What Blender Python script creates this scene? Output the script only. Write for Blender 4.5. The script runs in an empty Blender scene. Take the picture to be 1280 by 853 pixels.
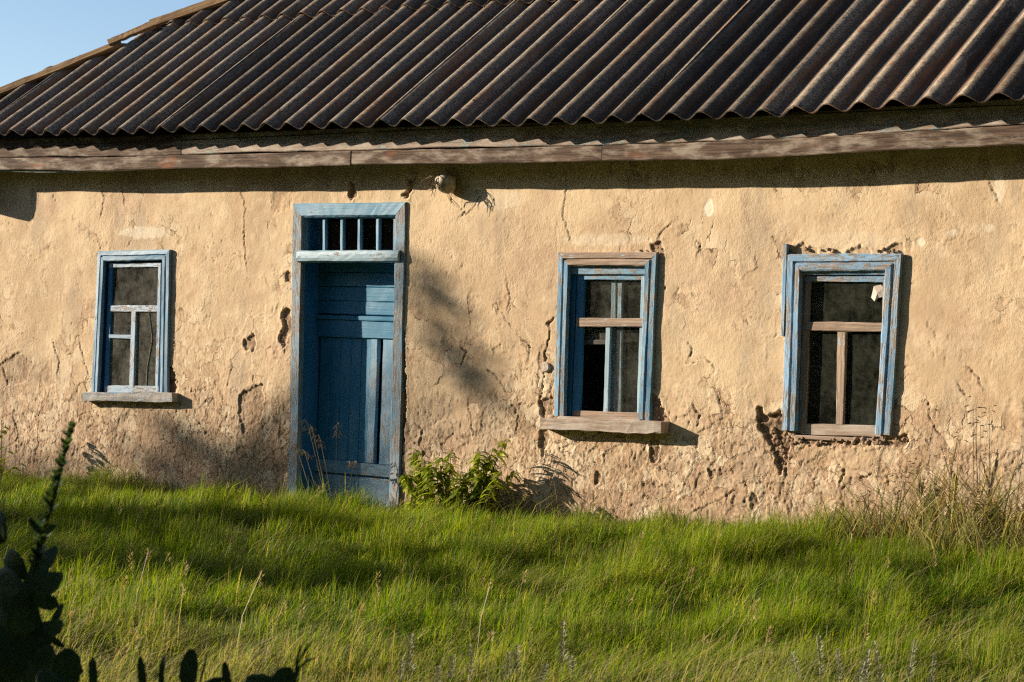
import bpy, bmesh, math, random
import numpy as np
from mathutils import Vector, Matrix

random.seed(7)
rng = np.random.default_rng(7)
S = bpy.context.scene
COL = S.collection
R = math.radians

# ------------------------------------------------------------------ camera
FPX, YAW, ROLL = 2621.0, R(37.2), R(2.05)         # focal length in photo pixels (1280 wide)
CAM = Vector((10.4, -11.7, 1.27))
FWD = Vector((-math.sin(YAW), math.cos(YAW), 0))
R0 = Vector((math.cos(YAW), math.sin(YAW), 0))
Z0 = Vector((0, 0, 1))
RT = R0 * math.cos(ROLL) + Z0 * math.sin(ROLL)
UP = -R0 * math.sin(ROLL) + Z0 * math.cos(ROLL)
cam = bpy.data.cameras.new('camera')
cam.sensor_width = 36
cam.lens = FPX / 1280 * 36
cam.clip_start = 0.1
cam.clip_end = 3000
cam.dof.use_dof = True
cam.dof.focus_distance = 14.0
cam.dof.aperture_fstop = 8.0
camo = bpy.data.objects.new('camera', cam)
M = Matrix((RT, UP, -FWD)).transposed().to_4x4()
M.translation = CAM
camo.matrix_world = M
COL.objects.link(camo)
S.camera = camo

def ray(px, py):
    return FWD + RT * ((px - 640) / FPX) - UP * ((py - 426.5) / FPX)
def unp(px, py, y=0.0):                # point of the place on the plane y = const seen at a photo pixel
    d = ray(px, py)
    return CAM + d * ((y - CAM.y) / d.y)
def upz(px, py, Z):                    # point at a given distance along the view axis
    return CAM + ray(px, py) * Z

# ------------------------------------------------------------------ light
SUN_AZ, SUN_EL = 66.0, 16.3            # degrees left of the facade's normal, degrees above the horizon
LDIR = Vector((math.sin(R(SUN_AZ)) * math.cos(R(SUN_EL)), math.cos(R(SUN_AZ)) * math.cos(R(SUN_EL)), -math.sin(R(SUN_EL))))
sl = bpy.data.lights.new('sun', 'SUN')
sl.energy = 5.0
sl.angle = R(0.5)
sl.color = (1.0, 0.865, 0.68)
so = bpy.data.objects.new('sun', sl)
so.rotation_euler = LDIR.to_track_quat('-Z', 'Y').to_euler()
so.location = (-20, -12, 15)
COL.objects.link(so)
W = bpy.data.worlds.new('World')
S.world = W
W.use_nodes = True
wn = W.node_tree
sky = wn.nodes.new('ShaderNodeTexSky')
sky.sky_type = 'NISHITA'
sky.sun_disc = False
sky.sun_elevation = R(SUN_EL)
sky.sun_rotation = math.atan2(-LDIR.x, -LDIR.y)
sky.air_density = 0.75
sky.dust_density = 0.5
sky.ozone_density = 1.5
bg = wn.nodes['Background']
bg.inputs['Strength'].default_value = 0.08
wn.links.new(sky.outputs[0], bg.inputs[0])
S.view_settings.view_transform = 'Standard'
S.view_settings.look = 'None'
S.view_settings.exposure = 1.05
S.view_settings.gamma = 1.0
S.cycles.use_denoising = False           # keep the fine grain of plaster and grass
S.cycles.filter_width = 1.25
S.cycles.sample_clamp_indirect = 3.0
S.cycles.diffuse_bounces = 3

# ------------------------------------------------------------------ numpy noise
_P = np.random.default_rng(3).permutation(256)
_P = np.concatenate([_P, _P, _P])
_G = np.stack([np.cos(np.arange(256) * 2.399), np.sin(np.arange(256) * 2.399)], 1)
def perlin(x, y, seed=0):
    x = np.asarray(x, float) + seed * 17.31
    y = np.asarray(y, float) + seed * 9.77
    xi = np.floor(x).astype(int); yi = np.floor(y).astype(int)
    fx = x - xi; fy = y - yi
    u = fx * fx * fx * (fx * (fx * 6 - 15) + 10); v = fy * fy * fy * (fy * (fy * 6 - 15) + 10)
    xi &= 255; yi &= 255
    def g(i, j, dx, dy):
        k = _G[_P[_P[(xi + i) & 255] + ((yi + j) & 255)]]
        return k[..., 0] * dx + k[..., 1] * dy
    a = g(0, 0, fx, fy); b = g(1, 0, fx - 1, fy); c = g(0, 1, fx, fy - 1); d = g(1, 1, fx - 1, fy - 1)
    return (a + u * (b - a) + v * ((c + u * (d - c)) - (a + u * (b - a)))) * 1.45
def fbm(x, y, oct=4, seed=0):
    s = 0; a = 1.0; n = 0
    for i in range(oct):
        s = s + a * perlin(x * 2 ** i, y * 2 ** i, seed + i * 3.1); n += a; a *= 0.5
    return s / n
def sstep(a, b, x):
    t = np.clip((x - a) / (b - a), 0, 1)
    return t * t * (3 - 2 * t)
def worley(x, y, seed=0):
    xi = np.floor(x).astype(int); yi = np.floor(y).astype(int)
    f1 = np.full(x.shape, 9.0); f2 = f1.copy(); cid = np.zeros(x.shape, int); dx1 = np.zeros(x.shape)
    for i in (-1, 0, 1):
        for j in (-1, 0, 1):
            h = _P[_P[(xi + i + seed * 7) & 255] + ((yi + j + seed * 13) & 255)]
            h2 = _P[h + 91]
            px = xi + i + 0.1 + 0.8 * h / 255.0; py = yi + j + 0.1 + 0.8 * h2 / 255.0
            d = np.hypot(px - x, py - y)
            near = d < f1
            f2 = np.where(near, f1, np.minimum(f2, d))
            cid = np.where(near, _P[h2 + 37], cid); dx1 = np.where(near, x - px, dx1)
            f1 = np.where(near, d, f1)
    return f1, f2, cid / 255.0, dx1

# ------------------------------------------------------------------ material helpers
class NT:
    def __init__(s, name):
        s.m = bpy.data.materials.new(name); s.m.use_nodes = True
        s.t = s.m.node_tree; s.t.nodes.clear()
        s.out = s.t.nodes.new('ShaderNodeOutputMaterial')
    def n(s, kind, **kw):
        nd = s.t.nodes.new('ShaderNode' + kind)
        for k, v in kw.items():
            if k.startswith('_'): setattr(nd, k[1:], v)
            else:
                i = nd.inputs[int(k[1:])] if k[0] == 'i' and k[1:].isdigit() else nd.inputs[k.replace('__', ' ')]
                if hasattr(v, 'is_output') or isinstance(v, bpy.types.NodeSocket): s.t.links.new(v, i)
                else: i.default_value = v
        return nd
    def noise(s, vec, scale, detail=3, rough=0.55, dist=0.0):
        return s.n('TexNoise', Vector=vec, Scale=scale, Detail=detail, Roughness=rough, Distortion=dist).outputs[0]
    def ramp(s, fac, a, b):                      # smooth 0..1 between a and b
        return s.n('MapRange', _interpolation_type='SMOOTHSTEP', i0=fac, i1=a, i2=b, i3=0.0, i4=1.0).outputs[0]
    def mix(s, fac, a, b, mode='MIX'):
        nd = s.t.nodes.new('ShaderNodeMix'); nd.data_type = 'RGBA'; nd.blend_type = mode
        for i, v in ((0, fac), (6, a), (7, b)):
            if isinstance(v, bpy.types.NodeSocket): s.t.links.new(v, nd.inputs[i])
            elif i == 0: nd.inputs[0].default_value = v
            else: nd.inputs[i].default_value = (*v, 1) if len(v) == 3 else v
        return nd.outputs[2]
    def math(s, op, a, b=0.0):
        return s.n('Math', _operation=op, i0=a, i1=b).outputs[0]
    def attr(s, name):
        return s.n('Attribute', _attribute_name=name)
    def mapping(s, vec, scale=(1, 1, 1), loc=(0, 0, 0)):
        return s.n('Mapping', Vector=vec, Scale=scale, Location=loc).outputs[0]
    def bump(s, h, dist, strength=1.0, normal=None):
        kw = dict(Height=h, Distance=dist, Strength=strength)
        if normal is not None: kw['Normal'] = normal
        return s.n('Bump', **kw).outputs[0]
    def bsdf(s, col, rough=0.9, normal=None, spec=0.3):
        kw = {'Base__Color': col if isinstance(col, bpy.types.NodeSocket) else (*col, 1), 'Roughness': rough}
        if normal is not None: kw['Normal'] = normal
        b = s.n('BsdfPrincipled', **kw)
        b.inputs['Specular IOR Level'].default_value = spec
        return b.outputs[0]
    def done(s, sh):
        s.t.links.new(sh, s.out.inputs[0]); return s.m
    def obj_co(s): return s.n('TexCoord').outputs['Object']
    def uv(s): return s.n('TexCoord').outputs['UV']

def mat_plaster():
    k = NT('plaster'); co = k.obj_co()
    big = k.noise(co, 1.1, 4); mid = k.noise(co, 5.5, 5, 0.62); fine = k.noise(co, 38, 4, 0.65); grit = k.noise(co, 170, 2, 0.6)
    c = k.mix(k.ramp(big, 0.36, 0.64), (0.52, 0.375, 0.235), (0.645, 0.49, 0.315))
    c = k.mix(k.math('MULTIPLY', k.ramp(mid, 0.50, 0.66), 0.65), c, (0.70, 0.55, 0.37))
    c = k.mix(k.math('MULTIPLY', k.ramp(mid, 0.46, 0.30), 0.5), c, (0.43, 0.28, 0.165))
    c = k.mix(k.math('MULTIPLY', k.ramp(fine, 0.60, 0.74), 0.35), c, (0.70, 0.54, 0.35))
    c = k.mix(k.math('MULTIPLY', k.ramp(fine, 0.42, 0.28), 0.40), c, (0.33, 0.20, 0.11))
    c = k.mix(k.math('MULTIPLY', k.ramp(grit, 0.60, 0.72), 0.35), c, (0.74, 0.60, 0.42)); c = k.mix(k.math('MULTIPLY', k.ramp(grit, 0.40, 0.28), 0.45), c, (0.28, 0.17, 0.095))
    c = k.mix(k.math('MULTIPLY', k.ramp(k.noise(k.mapping(co, (1, 1, .4)), 62, 4, 0.75, 0.6), 0.60, 0.68), 0.35), c, (0.30, 0.19, 0.11))
    dirt = k.attr('dirt').outputs['Fac']
    c = k.mix(k.math('MULTIPLY', dirt, k.ramp(k.noise(co, 9, 5, 0.65), 0.30, 0.62)), c, (0.44, 0.29, 0.205))
    soot = k.attr('stain').outputs['Fac']
    c = k.mix(k.math('MULTIPLY', soot, k.ramp(k.noise(co, 14, 4, 0.7), 0.35, 0.62)), c, (0.17, 0.12, 0.085))
    sep = k.n('SeparateXYZ', Vector=co); warp = k.n('TexNoise', Vector=co, Scale=7.0, Detail=4, Roughness=0.65).outputs['Color']
    p2 = k.n('CombineXYZ', X=sep.outputs[0], Y=k.math('MULTIPLY', sep.outputs[2], 0.85)).outputs[0]
    p2 = k.n('VectorMath', _operation='MULTIPLY_ADD', i0=warp, i1=(0.16, 0.16, 0.16), i2=p2).outputs[0]
    lowa = k.attr('low').outputs['Fac']; relief = None
    for sc, lo_, amt in ((6.5, 0.565, 0.7), (15.0, 0.55, 0.7)):
        ed = k.n('TexVoronoi', _feature='DISTANCE_TO_EDGE', _voronoi_dimensions='2D', Vector=p2, Scale=sc).outputs['Distance']
        cv = k.n('SeparateColor', Color=k.n('TexVoronoi', _voronoi_dimensions='2D', Vector=p2, Scale=sc).outputs['Color']).outputs[0]
        msk = k.ramp(k.math('ADD', k.noise(co, 1.5 + sc * .05, 4, 0.6), k.math('MULTIPLY', lowa, 0.22)), lo_, lo_ + 0.10)
        gone = k.math('MULTIPLY', k.ramp(cv, 0.60, 0.64), msk)
        under = k.mix(k.ramp(fine, 0.35, 0.65), (0.36, 0.235, 0.15), (0.50, 0.345, 0.215))
        c = k.mix(k.math('MULTIPLY', gone, amt), c, under)
        pale = k.math('MULTIPLY', k.ramp(cv, 0.26, 0.22), msk); c = k.mix(k.math('MULTIPLY', pale, 0.5), c, (0.70, 0.57, 0.40))
        line = k.math('MULTIPLY', k.math('MULTIPLY', k.ramp(ed, 0.045, 0.012), msk), k.ramp(k.noise(co, 12, 3), 0.42, 0.60))
        c = k.mix(k.math('MULTIPLY', line, 0.85), c, (0.13, 0.08, 0.05))
        hh = k.math('ADD', k.math('MULTIPLY', gone, -1.0), k.math('MULTIPLY', line, -0.9))
        relief = hh if relief is None else k.math('ADD', relief, k.math('MULTIPLY', hh, 0.6))
    c = k.mix(k.math('MULTIPLY', k.ramp(k.noise(k.mapping(co, (1, 1, .35)), 2.4, 5, 0.7), 0.52, 0.66), 0.55), c, (0.40, 0.315, 0.23))
    fk = k.math('MULTIPLY', k.ramp(k.noise(k.mapping(co, (1, 1, .5)), 44, 3, 0.6, 0.4), 0.60, 0.66), k.ramp(k.math('ADD', k.noise(co, 2.2, 4), k.math('MULTIPLY', lowa, 0.22)), 0.56, 0.74))
    c = k.mix(k.math('MULTIPLY', fk, 0.75), c, (0.19, 0.12, 0.08))
    cl = k.attr('clay').outputs['Fac']
    clay = k.mix(k.ramp(fine, 0.3, 0.7), (0.15, 0.095, 0.06), (0.36, 0.25, 0.16))
    c = k.mix(cl, c, clay)
    c = k.mix(k.attr('white').outputs['Fac'], c, (0.74, 0.66, 0.52))
    h = k.math('ADD', k.math('MULTIPLY', fine, 1.0), k.math('MULTIPLY', grit, 0.35))
    h = k.math('ADD', h, k.math('MULTIPLY', k.noise(k.mapping(co, (1, 1, .45)), 75, 4, 0.7, 0.8), 0.6))
    h = k.math('MULTIPLY', h, k.n('MapRange', i0=k.noise(co, 1.4, 4), i1=0.36, i2=0.62, i3=0.30, i4=1.15).outputs[0])
    nb = k.bump(h, 0.007, 0.6)
    nb = k.bump(k.math('ADD', relief, k.math('MULTIPLY', fk, -0.8)), 0.008, 0.75, nb)
    return k.done(k.bsdf(c, 0.95, nb, 0.15))

def mat_simple(name, c1, c2, scale, rough=0.9, bumpd=0.0, bscale=60, spec=0.3):
    k = NT(name); co = k.obj_co()
    c = k.mix(k.ramp(k.noise(co, scale, 5, 0.6), 0.35, 0.65), c1, c2)
    nb = k.bump(k.noise(co, bscale, 4), bumpd, 0.6) if bumpd else None
    return k.done(k.bsdf(c, rough, nb, spec))

def mat_wood(name, paint, peel, wood=((0.20, 0.155, 0.115), (0.40, 0.33, 0.265)), fade=0.35, grey=None, rust=0.0, gloss=0.55):
    """Old timber: UV u runs with the grain. peel 0 = sound paint, 1 = bare wood."""
    k = NT(name); uv = k.uv()
    grain = k.noise(k.mapping(uv, (2.5, 70, 1)), 1.0, 4, 0.6, 0.4)
    fineg = k.noise(k.mapping(uv, (9, 260, 1)), 1.0, 2, 0.5)
    patch = k.noise(k.mapping(uv, (3.2, 9, 1)), 1.0, 5, 0.68)
    chips = k.noise(k.mapping(uv, (14, 75, 1)), 1.0, 4, 0.7)
    w = k.mix(k.ramp(grain, 0.32, 0.68), wood[0], wood[1])
    w = k.mix(k.math('MULTIPLY', k.ramp(fineg, 0.55, 0.75), 0.5), w, tuple(v * 0.45 for v in wood[0]))
    if grey: w = k.mix(k.math('MULTIPLY', k.ramp(patch, 0.45, 0.65), 0.8), w, grey)
    if rust: w = k.mix(k.math('MULTIPLY', k.ramp(k.noise(k.mapping(uv, (2.0, 5, 1), (3, 1, 0)), 1.0, 3), 0.60, 0.74), rust), w, (0.30, 0.095, 0.03))
    if paint is None:
        nb = k.bump(k.math('ADD', grain, k.math('MULTIPLY', fineg, 0.5)), 0.004, 0.8)
        return k.done(k.bsdf(w, 0.85, nb, 0.2))
    p = k.mix(k.math('MULTIPLY', k.ramp(patch, 0.35, 0.7), fade), paint, tuple(min(0.75, v * 0.55 + 0.28) for v in paint))
    p = k.mix(k.math('MULTIPLY', k.ramp(chips, 0.52, 0.7), 0.35), p, tuple(v * 0.55 for v in paint))
    t = k.math('ADD', k.math('MULTIPLY', patch, 0.45), k.math('MULTIPLY', chips, 0.55))
    lo = 0.68 - 0.36 * peel
    pe = k.n('MapRange', i0=t, i1=lo, i2=lo + 0.05, i3=0.0, i4=1.0).outputs[0]
    c = k.mix(pe, p, w)
    h = k.math('ADD', k.math('MULTIPLY', pe, -0.9), k.math('MULTIPLY', grain, 0.8))
    nb = k.bump(h, 0.0025, 0.8)
    rg = k.n('MapRange', i0=pe, i1=0.0, i2=1.0, i3=gloss, i4=0.88).outputs[0]
    return k.done(k.bsdf(c, rg, nb, 0.35))

def mat_roof():
    k = NT('corrugated_cement'); co = k.obj_co(); uv = k.uv()
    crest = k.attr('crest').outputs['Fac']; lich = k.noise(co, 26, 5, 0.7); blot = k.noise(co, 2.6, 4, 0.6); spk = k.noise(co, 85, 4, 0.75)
    streak = k.noise(k.mapping(uv, (1.2, 11, 1)), 1.0, 4, 0.6)
    c = k.mix(k.ramp(spk, 0.36, 0.62), (0.036, 0.029, 0.025), (0.30, 0.245, 0.19))
    c = k.mix(k.math('MULTIPLY', k.ramp(lich, 0.52, 0.68), 0.6), c, (0.27, 0.235, 0.19))
    c = k.mix(k.math('MULTIPLY', k.ramp(streak, 0.46, 0.64), 0.75), c, (0.22, 0.105, 0.05))
    c = k.mix(k.math('MULTIPLY', k.ramp(k.noise(co, 11, 4, 0.7), 0.60, 0.70), 0.6), c, (0.30, 0.16, 0.055))
    c = k.mix(k.math('MULTIPLY', k.ramp(blot, 0.5, 0.35), 0.35), c, (0.045, 0.04, 0.038))
    c = k.mix(k.math('MULTIPLY', k.ramp(crest, 0.55, 0.12), 0.65), c, (0.028, 0.020, 0.016))  # valleys darkened in the colour to deepen the shade between ridges
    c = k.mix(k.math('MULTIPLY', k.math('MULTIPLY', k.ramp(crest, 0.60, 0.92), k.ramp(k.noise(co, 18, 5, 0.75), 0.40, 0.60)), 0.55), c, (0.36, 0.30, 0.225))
    tone = k.n('MapRange', i0=k.n('ObjectInfo').outputs['Random'], i1=0.0, i2=1.0, i3=0.62, i4=1.3).outputs[0]
    c = k.mix(1.0, c, k.n('CombineColor', i0=tone, i1=k.math('MULTIPLY', tone, 0.98), i2=k.math('MULTIPLY', tone, 0.95)).outputs[0], 'MULTIPLY')
    nb = k.bump(k.math('ADD', k.math('MULTIPLY', lich, 0.7), k.math('MULTIPLY', spk, 0.5)), 0.006, 0.7)
    return k.done(k.bsdf(c, 0.95, nb, 0.15))

def mat_glass(name, dust, dust_col, clear=0.0):
    """Old dirty pane: a film of dust over a clear reflecting sheet."""
    k = NT(name); co = k.obj_co()
    d1 = k.noise(co, 3.0, 4, 0.6); d2 = k.noise(co, 24, 4, 0.7); d3 = k.noise(k.mapping(co, (1, 1, 0.12)), 60, 3, 0.7)
    t = k.math('ADD', k.math('MULTIPLY', d1, 0.55), k.math('ADD', k.math('MULTIPLY', d2, 0.3), k.math('MULTIPLY', d3, 0.15)))
    f = k.n('MapRange', i0=t, i1=0.41, i2=0.60, i3=dust * 0.15, i4=dust * 0.8).outputs[0]
    diff = k.n('BsdfDiffuse', Color=(*dust_col, 1)).outputs[0]
    tr = k.n('BsdfTransparent', Color=(0.93, 0.95, 0.93, 1)).outputs[0]
    gl = k.n('BsdfGlossy', Color=(0.9, 0.9, 0.9, 1), Roughness=0.06).outputs[0]
    fr = k.n('Fresnel', IOR=1.45).outputs[0]
    a = k.n('MixShader', i0=fr, i1=tr, i2=gl).outputs[0]
    sh = k.n('MixShader', i0=f, i1=a, i2=diff).outputs[0]      # the outer face carries dust and gloss, the inner face is clear
    return k.done(k.n('MixShader', i0=k.n('NewGeometry').outputs['Backfacing'], i1=sh, i2=tr).outputs[0])

def mat_leaf(name, attr=None, col=(0.07, 0.12, 0.02), col2=None, trans=0.35, rough=0.55, scale=6, spec=0.25):
    k = NT(name)
    if attr: c = k.attr(attr).outputs['Color']
    else:
        co = k.obj_co()
        c = k.mix(k.ramp(k.noise(co, scale, 4, 0.7), 0.35, 0.65), col, col2 or tuple(v * 1.6 for v in col))
    b = k.bsdf(c, rough, None, spec)
    tc = k.mix(1.0, c, (1.5, 1.55, 0.7), 'MULTIPLY')
    tl = k.n('BsdfTranslucent', Color=tc).outputs[0]
    return k.done(k.n('MixShader', i0=trans, i1=b, i2=tl).outputs[0])

BLUE = (0.125, 0.25, 0.37)
PALE = (0.20, 0.38, 0.52)
DEEP = (0.008, 0.155, 0.285)
MT = dict(
    plaster=mat_plaster(),
    roof=mat_roof(),
    fascia=mat_wood('fascia_wood', None, 1, ((0.045, 0.028, 0.02), (0.15, 0.098, 0.068)), grey=(0.36, 0.30, 0.245), rust=0.7),
    fascia_top=mat_wood('weathered_lath', (0.22, 0.28, 0.27), 0.72, ((0.20, 0.135, 0.10), (0.40, 0.30, 0.235)), grey=(0.5, 0.43, 0.36)),
    hip=mat_wood('hip_wood', None, 1, ((0.15, 0.085, 0.04), (0.36, 0.225, 0.105)), rust=0.5),
    bare=mat_wood('bare_wood', None, 1, ((0.25, 0.185, 0.14), (0.45, 0.36, 0.29)), grey=(0.46, 0.41, 0.36)),
    brown=mat_wood('brown_wood', (0.36, 0.42, 0.45), 0.78, ((0.24, 0.165, 0.12), (0.42, 0.315, 0.235))),
    blue1=mat_wood('blue_paint_sound', BLUE, 0.22, fade=0.45),
    blue2=mat_wood('blue_paint_flaking', (0.09, 0.235, 0.37), 0.46, fade=0.45),
    blue3=mat_wood('pale_blue_paint_flaking', (0.155, 0.30, 0.46), 0.50, ((0.17, 0.14, 0.115), (0.40, 0.35, 0.30)), fade=0.6),
    lining=mat_wood('blue_lining', (0.014, 0.145, 0.30), 0.12, fade=0.15),
    greysill=mat_wood('grey_sill', (0.26, 0.34, 0.42), 0.66, ((0.22, 0.19, 0.165), (0.42, 0.38, 0.34)), grey=(0.44, 0.42, 0.39)),
    white=mat_wood('flaking_white_paint', (0.28, 0.41, 0.49), 0.34, fade=0.4),
    palesash=mat_wood('pale_sash_paint', (0.27, 0.37, 0.48), 0.46, fade=0.5),
    doorblue=mat_wood('door_paint', DEEP, 0.10, fade=0.22, gloss=0.5),
    doorlow=mat_wood('worn_door_paint', (0.10, 0.24, 0.36), 0.38, fade=0.7),
    doorframe=mat_wood('door_frame_paint', (0.08, 0.23, 0.36), 0.26, fade=0.5),
    doorjamb=mat_wood('door_jamb_worn', (0.115, 0.22, 0.31), 0.55, ((0.17, 0.14, 0.12), (0.36, 0.32, 0.28)), fade=0.6),
    soffit=mat_wood('soffit_wood', (0.30, 0.33, 0.28), 0.4, fade=0.3),
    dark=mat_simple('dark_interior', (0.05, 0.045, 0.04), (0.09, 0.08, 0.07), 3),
    glass1=mat_glass('dusty_pane', 0.75, (0.16, 0.155, 0.13)),
    glass2=mat_glass('dim_pane', 0.36, (0.13, 0.125, 0.105)),
    glass3=mat_glass('green_grey_pane', 0.50, (0.085, 0.09, 0.068)),
    glass0=mat_glass('thin_dust_pane', 0.03, (0.08, 0.075, 0.07)),
    paper=mat_simple('paper', (0.55, 0.45, 0.38), (0.68, 0.60, 0.52), 20),
    enamel=mat_simple('chipped_enamel', (0.24, 0.19, 0.13), (0.56, 0.48, 0.35), 22, 0.6, 0.002, 80),
    iron=mat_simple('rusty_iron', (0.05, 0.03, 0.02), (0.14, 0.07, 0.035), 30),
    twig=mat_simple('dry_twig', (0.13, 0.085, 0.05), (0.28, 0.20, 0.12), 25),
    straw=mat_simple('straw', (0.34, 0.25, 0.12), (0.50, 0.40, 0.22), 15),
    husk=mat_simple('seed_husk', (0.27, 0.19, 0.11), (0.42, 0.31, 0.19), 40),
    greystalk=mat_simple('silver_weed', (0.29, 0.30, 0.18), (0.43, 0.41, 0.28), 25),
    grass=mat_leaf('grass_blades', attr='tint', trans=0.45, rough=0.55, spec=0.12),
    reed=mat_leaf('reed_blades', attr='tint', trans=0.35, rough=0.5),
    bush=mat_leaf('bush_leaves', col=(0.13, 0.18, 0.014), col2=(0.33, 0.36, 0.03), trans=0.5, scale=9),
    weed=mat_leaf('broad_leaves', col=(0.045, 0.085, 0.03), col2=(0.085, 0.125, 0.045), trans=0.3, scale=18),
    treeleaf=mat_leaf('tree_leaves', col=(0.04, 0.075, 0.018), col2=(0.07, 0.11, 0.03), trans=0.3, scale=2),
    bark=mat_simple('bark', (0.07, 0.05, 0.035), (0.16, 0.12, 0.09), 9, 0.95, 0.02, 14),
    yellow=mat_simple('yellow_petals', (0.35, 0.24, 0.02), (0.5, 0.36, 0.04), 20),
)
def mat_ground():
    k = NT('soil_and_turf'); co = k.obj_co()
    c = k.mix(k.ramp(k.noise(co, 1.3, 5, 0.6), 0.35, 0.65), (0.045, 0.065, 0.016), (0.075, 0.09, 0.025))
    c = k.mix(k.math('MULTIPLY', k.ramp(k.noise(co, 7, 5, 0.7), 0.5, 0.7), 0.6), c, (0.12, 0.095, 0.05))
    return k.done(k.bsdf(c, 1.0, k.bump(k.noise(co, 25, 5, 0.7), 0.05, 0.8), 0.1))
MT['ground'] = mat_ground()

# ------------------------------------------------------------------ object helpers
def tag(o, label=None, cat=None, group=None, kind=None):
    for k_, v in (('label', label), ('category', cat), ('group', group), ('kind', kind)):
        if v: o[k_] = v
    return o
def link(name, me, mat=None, parent=None):
    o = bpy.data.objects.new(name, me)
    if mat is not None and me is not None and not me.materials: me.materials.append(mat)
    COL.objects.link(o)
    if parent is not None: o.parent = parent
    return o
def empty(name, loc, label, cat, group=None):
    o = link(name, None); o.location = loc; o.empty_display_size = 0.2
    return tag(o, label, cat, group)
def mesh_np(name, verts, faces_flat, loop_tot, smooth=False):
    me = bpy.data.meshes.new(name)
    verts = np.asarray(verts, np.float32); fl = np.asarray(faces_flat, np.int32); lt = np.asarray(loop_tot, np.int32)
    me.vertices.add(len(verts)); me.vertices.foreach_set('co', verts.ravel())
    me.loops.add(len(fl)); me.loops.foreach_set('vertex_index', fl)
    me.polygons.add(len(lt))
    ls = np.zeros(len(lt), np.int32); ls[1:] = np.cumsum(lt)[:-1]
    me.polygons.foreach_set('loop_start', ls); me.polygons.foreach_set('loop_total', lt)
    if smooth: me.polygons.foreach_set('use_smooth', np.ones(len(lt), bool))
    me.update(calc_edges=True)
    return me
class Geo:                                  # collects polygons into one mesh
    def __init__(s): s.v = []; s.f = []; s.uv = []
    def add(s, verts, faces, uvs=None):
        o = len(s.v); s.v += [tuple(p) for p in verts]
        for i, f in enumerate(faces):
            s.f.append([o + j for j in f]); s.uv.append(uvs[i] if uvs else [(0, 0)] * len(f))
    def build(s, name, mat, parent=None, smooth=False, off=None):
        if off is not None: s.v = [(p[0] - off[0], p[1] - off[1], p[2] - off[2]) for p in s.v]
        me = bpy.data.meshes.new(name); me.from_pydata(s.v, [], s.f)
        ul = me.uv_layers.new(name='UVMap'); flat = [c for u in s.uv for q in u for c in q]
        ul.data.foreach_set('uv', flat)
        if smooth: me.polygons.foreach_set('use_smooth', [True] * len(s.f))
        me.update()
        return link(name, me, mat, parent)
    def board(s, p0, p1, w, t, n=(0, -1, 0), prof=None, mitre=(0, 0), jit=0.0012, bow=0.0, seg=None, edge=False):
        """A timber from p0 to p1; face normal n. edge=False: p0-p1 is the centre line of its back face."""
        p0 = Vector(p0); p1 = Vector(p1); d = p1 - p0; L = d.length; d.normalize(); n = Vector(n).normalized()
        n = (n - d * n.dot(d)).normalized(); sd = n.cross(d)
        if prof is None:
            c = min(0.004, w * 0.2, t * 0.3); h = w / 2
            prof = [(-h, 0), (-h, t - c), (-h + c, t), (h - c, t), (h, t - c), (h, 0)]
        seg = seg or max(2, int(L / 0.07)); ph = random.uniform(0, 50); uo = (random.uniform(0, 40), random.uniform(0, 40))
        per = [0.0]
        for i in range(len(prof)):
            a, b = prof[i], prof[(i + 1) % len(prof)]; per.append(per[-1] + math.hypot(a[0] - b[0], a[1] - b[1]))
        V = []; k = len(prof)
        for i in range(seg + 1):
            ti = i / seg
            for j, (a, b) in enumerate(prof):
                x0 = mitre[0] * a; x1 = L - mitre[1] * a
                q = x0 + (x1 - x0) * ti
                wob = jit * math.sin(ph + q * 7.3 + j * 1.1) + jit * 1.2 * random.uniform(-1, 1)
                wb2 = jit * math.sin(ph * 2 + q * 5.1 + j * 2.3) + bow * math.sin(math.pi * ti) + jit * 0.8 * random.uniform(-1, 1)
                V.append(p0 + d * q + sd * (a + wob * (0 if b == 0 and False else 1)) + n * (b + wb2))
        F = []; U = []
        for i in range(seg):
            for j in range(k):
                j2 = (j + 1) % k
                F.append((i * k + j, i * k + j2, (i + 1) * k + j2, (i + 1) * k + j))
                u0 = L * i / seg + uo[0]; u1 = L * (i + 1) / seg + uo[0]
                U.append([(u0, per[j] + uo[1]), (u0, per[j + 1] + uo[1]), (u1, per[j + 1] + uo[1]), (u1, per[j] + uo[1])])
        F.append(tuple(range(k))[::-1]); U.append([(uo[0] + prof[j][0], uo[1] + prof[j][1]) for j in range(k)][::-1])
        F.append(tuple(seg * k + j for j in range(k))); U.append([(uo[0] + prof[j][0], uo[1] + prof[j][1]) for j in range(k)])
        s.add(V, F, U); return s
    def tube(s, pts, rad, sides=6):
        pts = [Vector(p) for p in pts]; V = []; F = []
        for i, p in enumerate(pts):
            d = (pts[min(i + 1, len(pts) - 1)] - pts[max(i - 1, 0)]).normalized()
            a = d.cross(Vector((0.3, 0.9, 0.2)));
            if a.length < 1e-3: a = d.cross(Vector((1, 0, 0)))
            a.normalize(); b = d.cross(a); r = rad[i] if hasattr(rad, '__len__') else rad
            for j in range(sides):
                t = 2 * math.pi * j / sides; V.append(p + a * (r * math.cos(t)) + b * (r * math.sin(t)))
        for i in range(len(pts) - 1):
            for j in range(sides):
                j2 = (j + 1) % sides; F.append((i * sides + j, i * sides + j2, (i + 1) * sides + j2, (i + 1) * sides + j))
        F.append(tuple(range(sides))[::-1]); F.append(tuple((len(pts) - 1) * sides + j for j in range(sides)))
        s.add(V, F); return s
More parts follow.
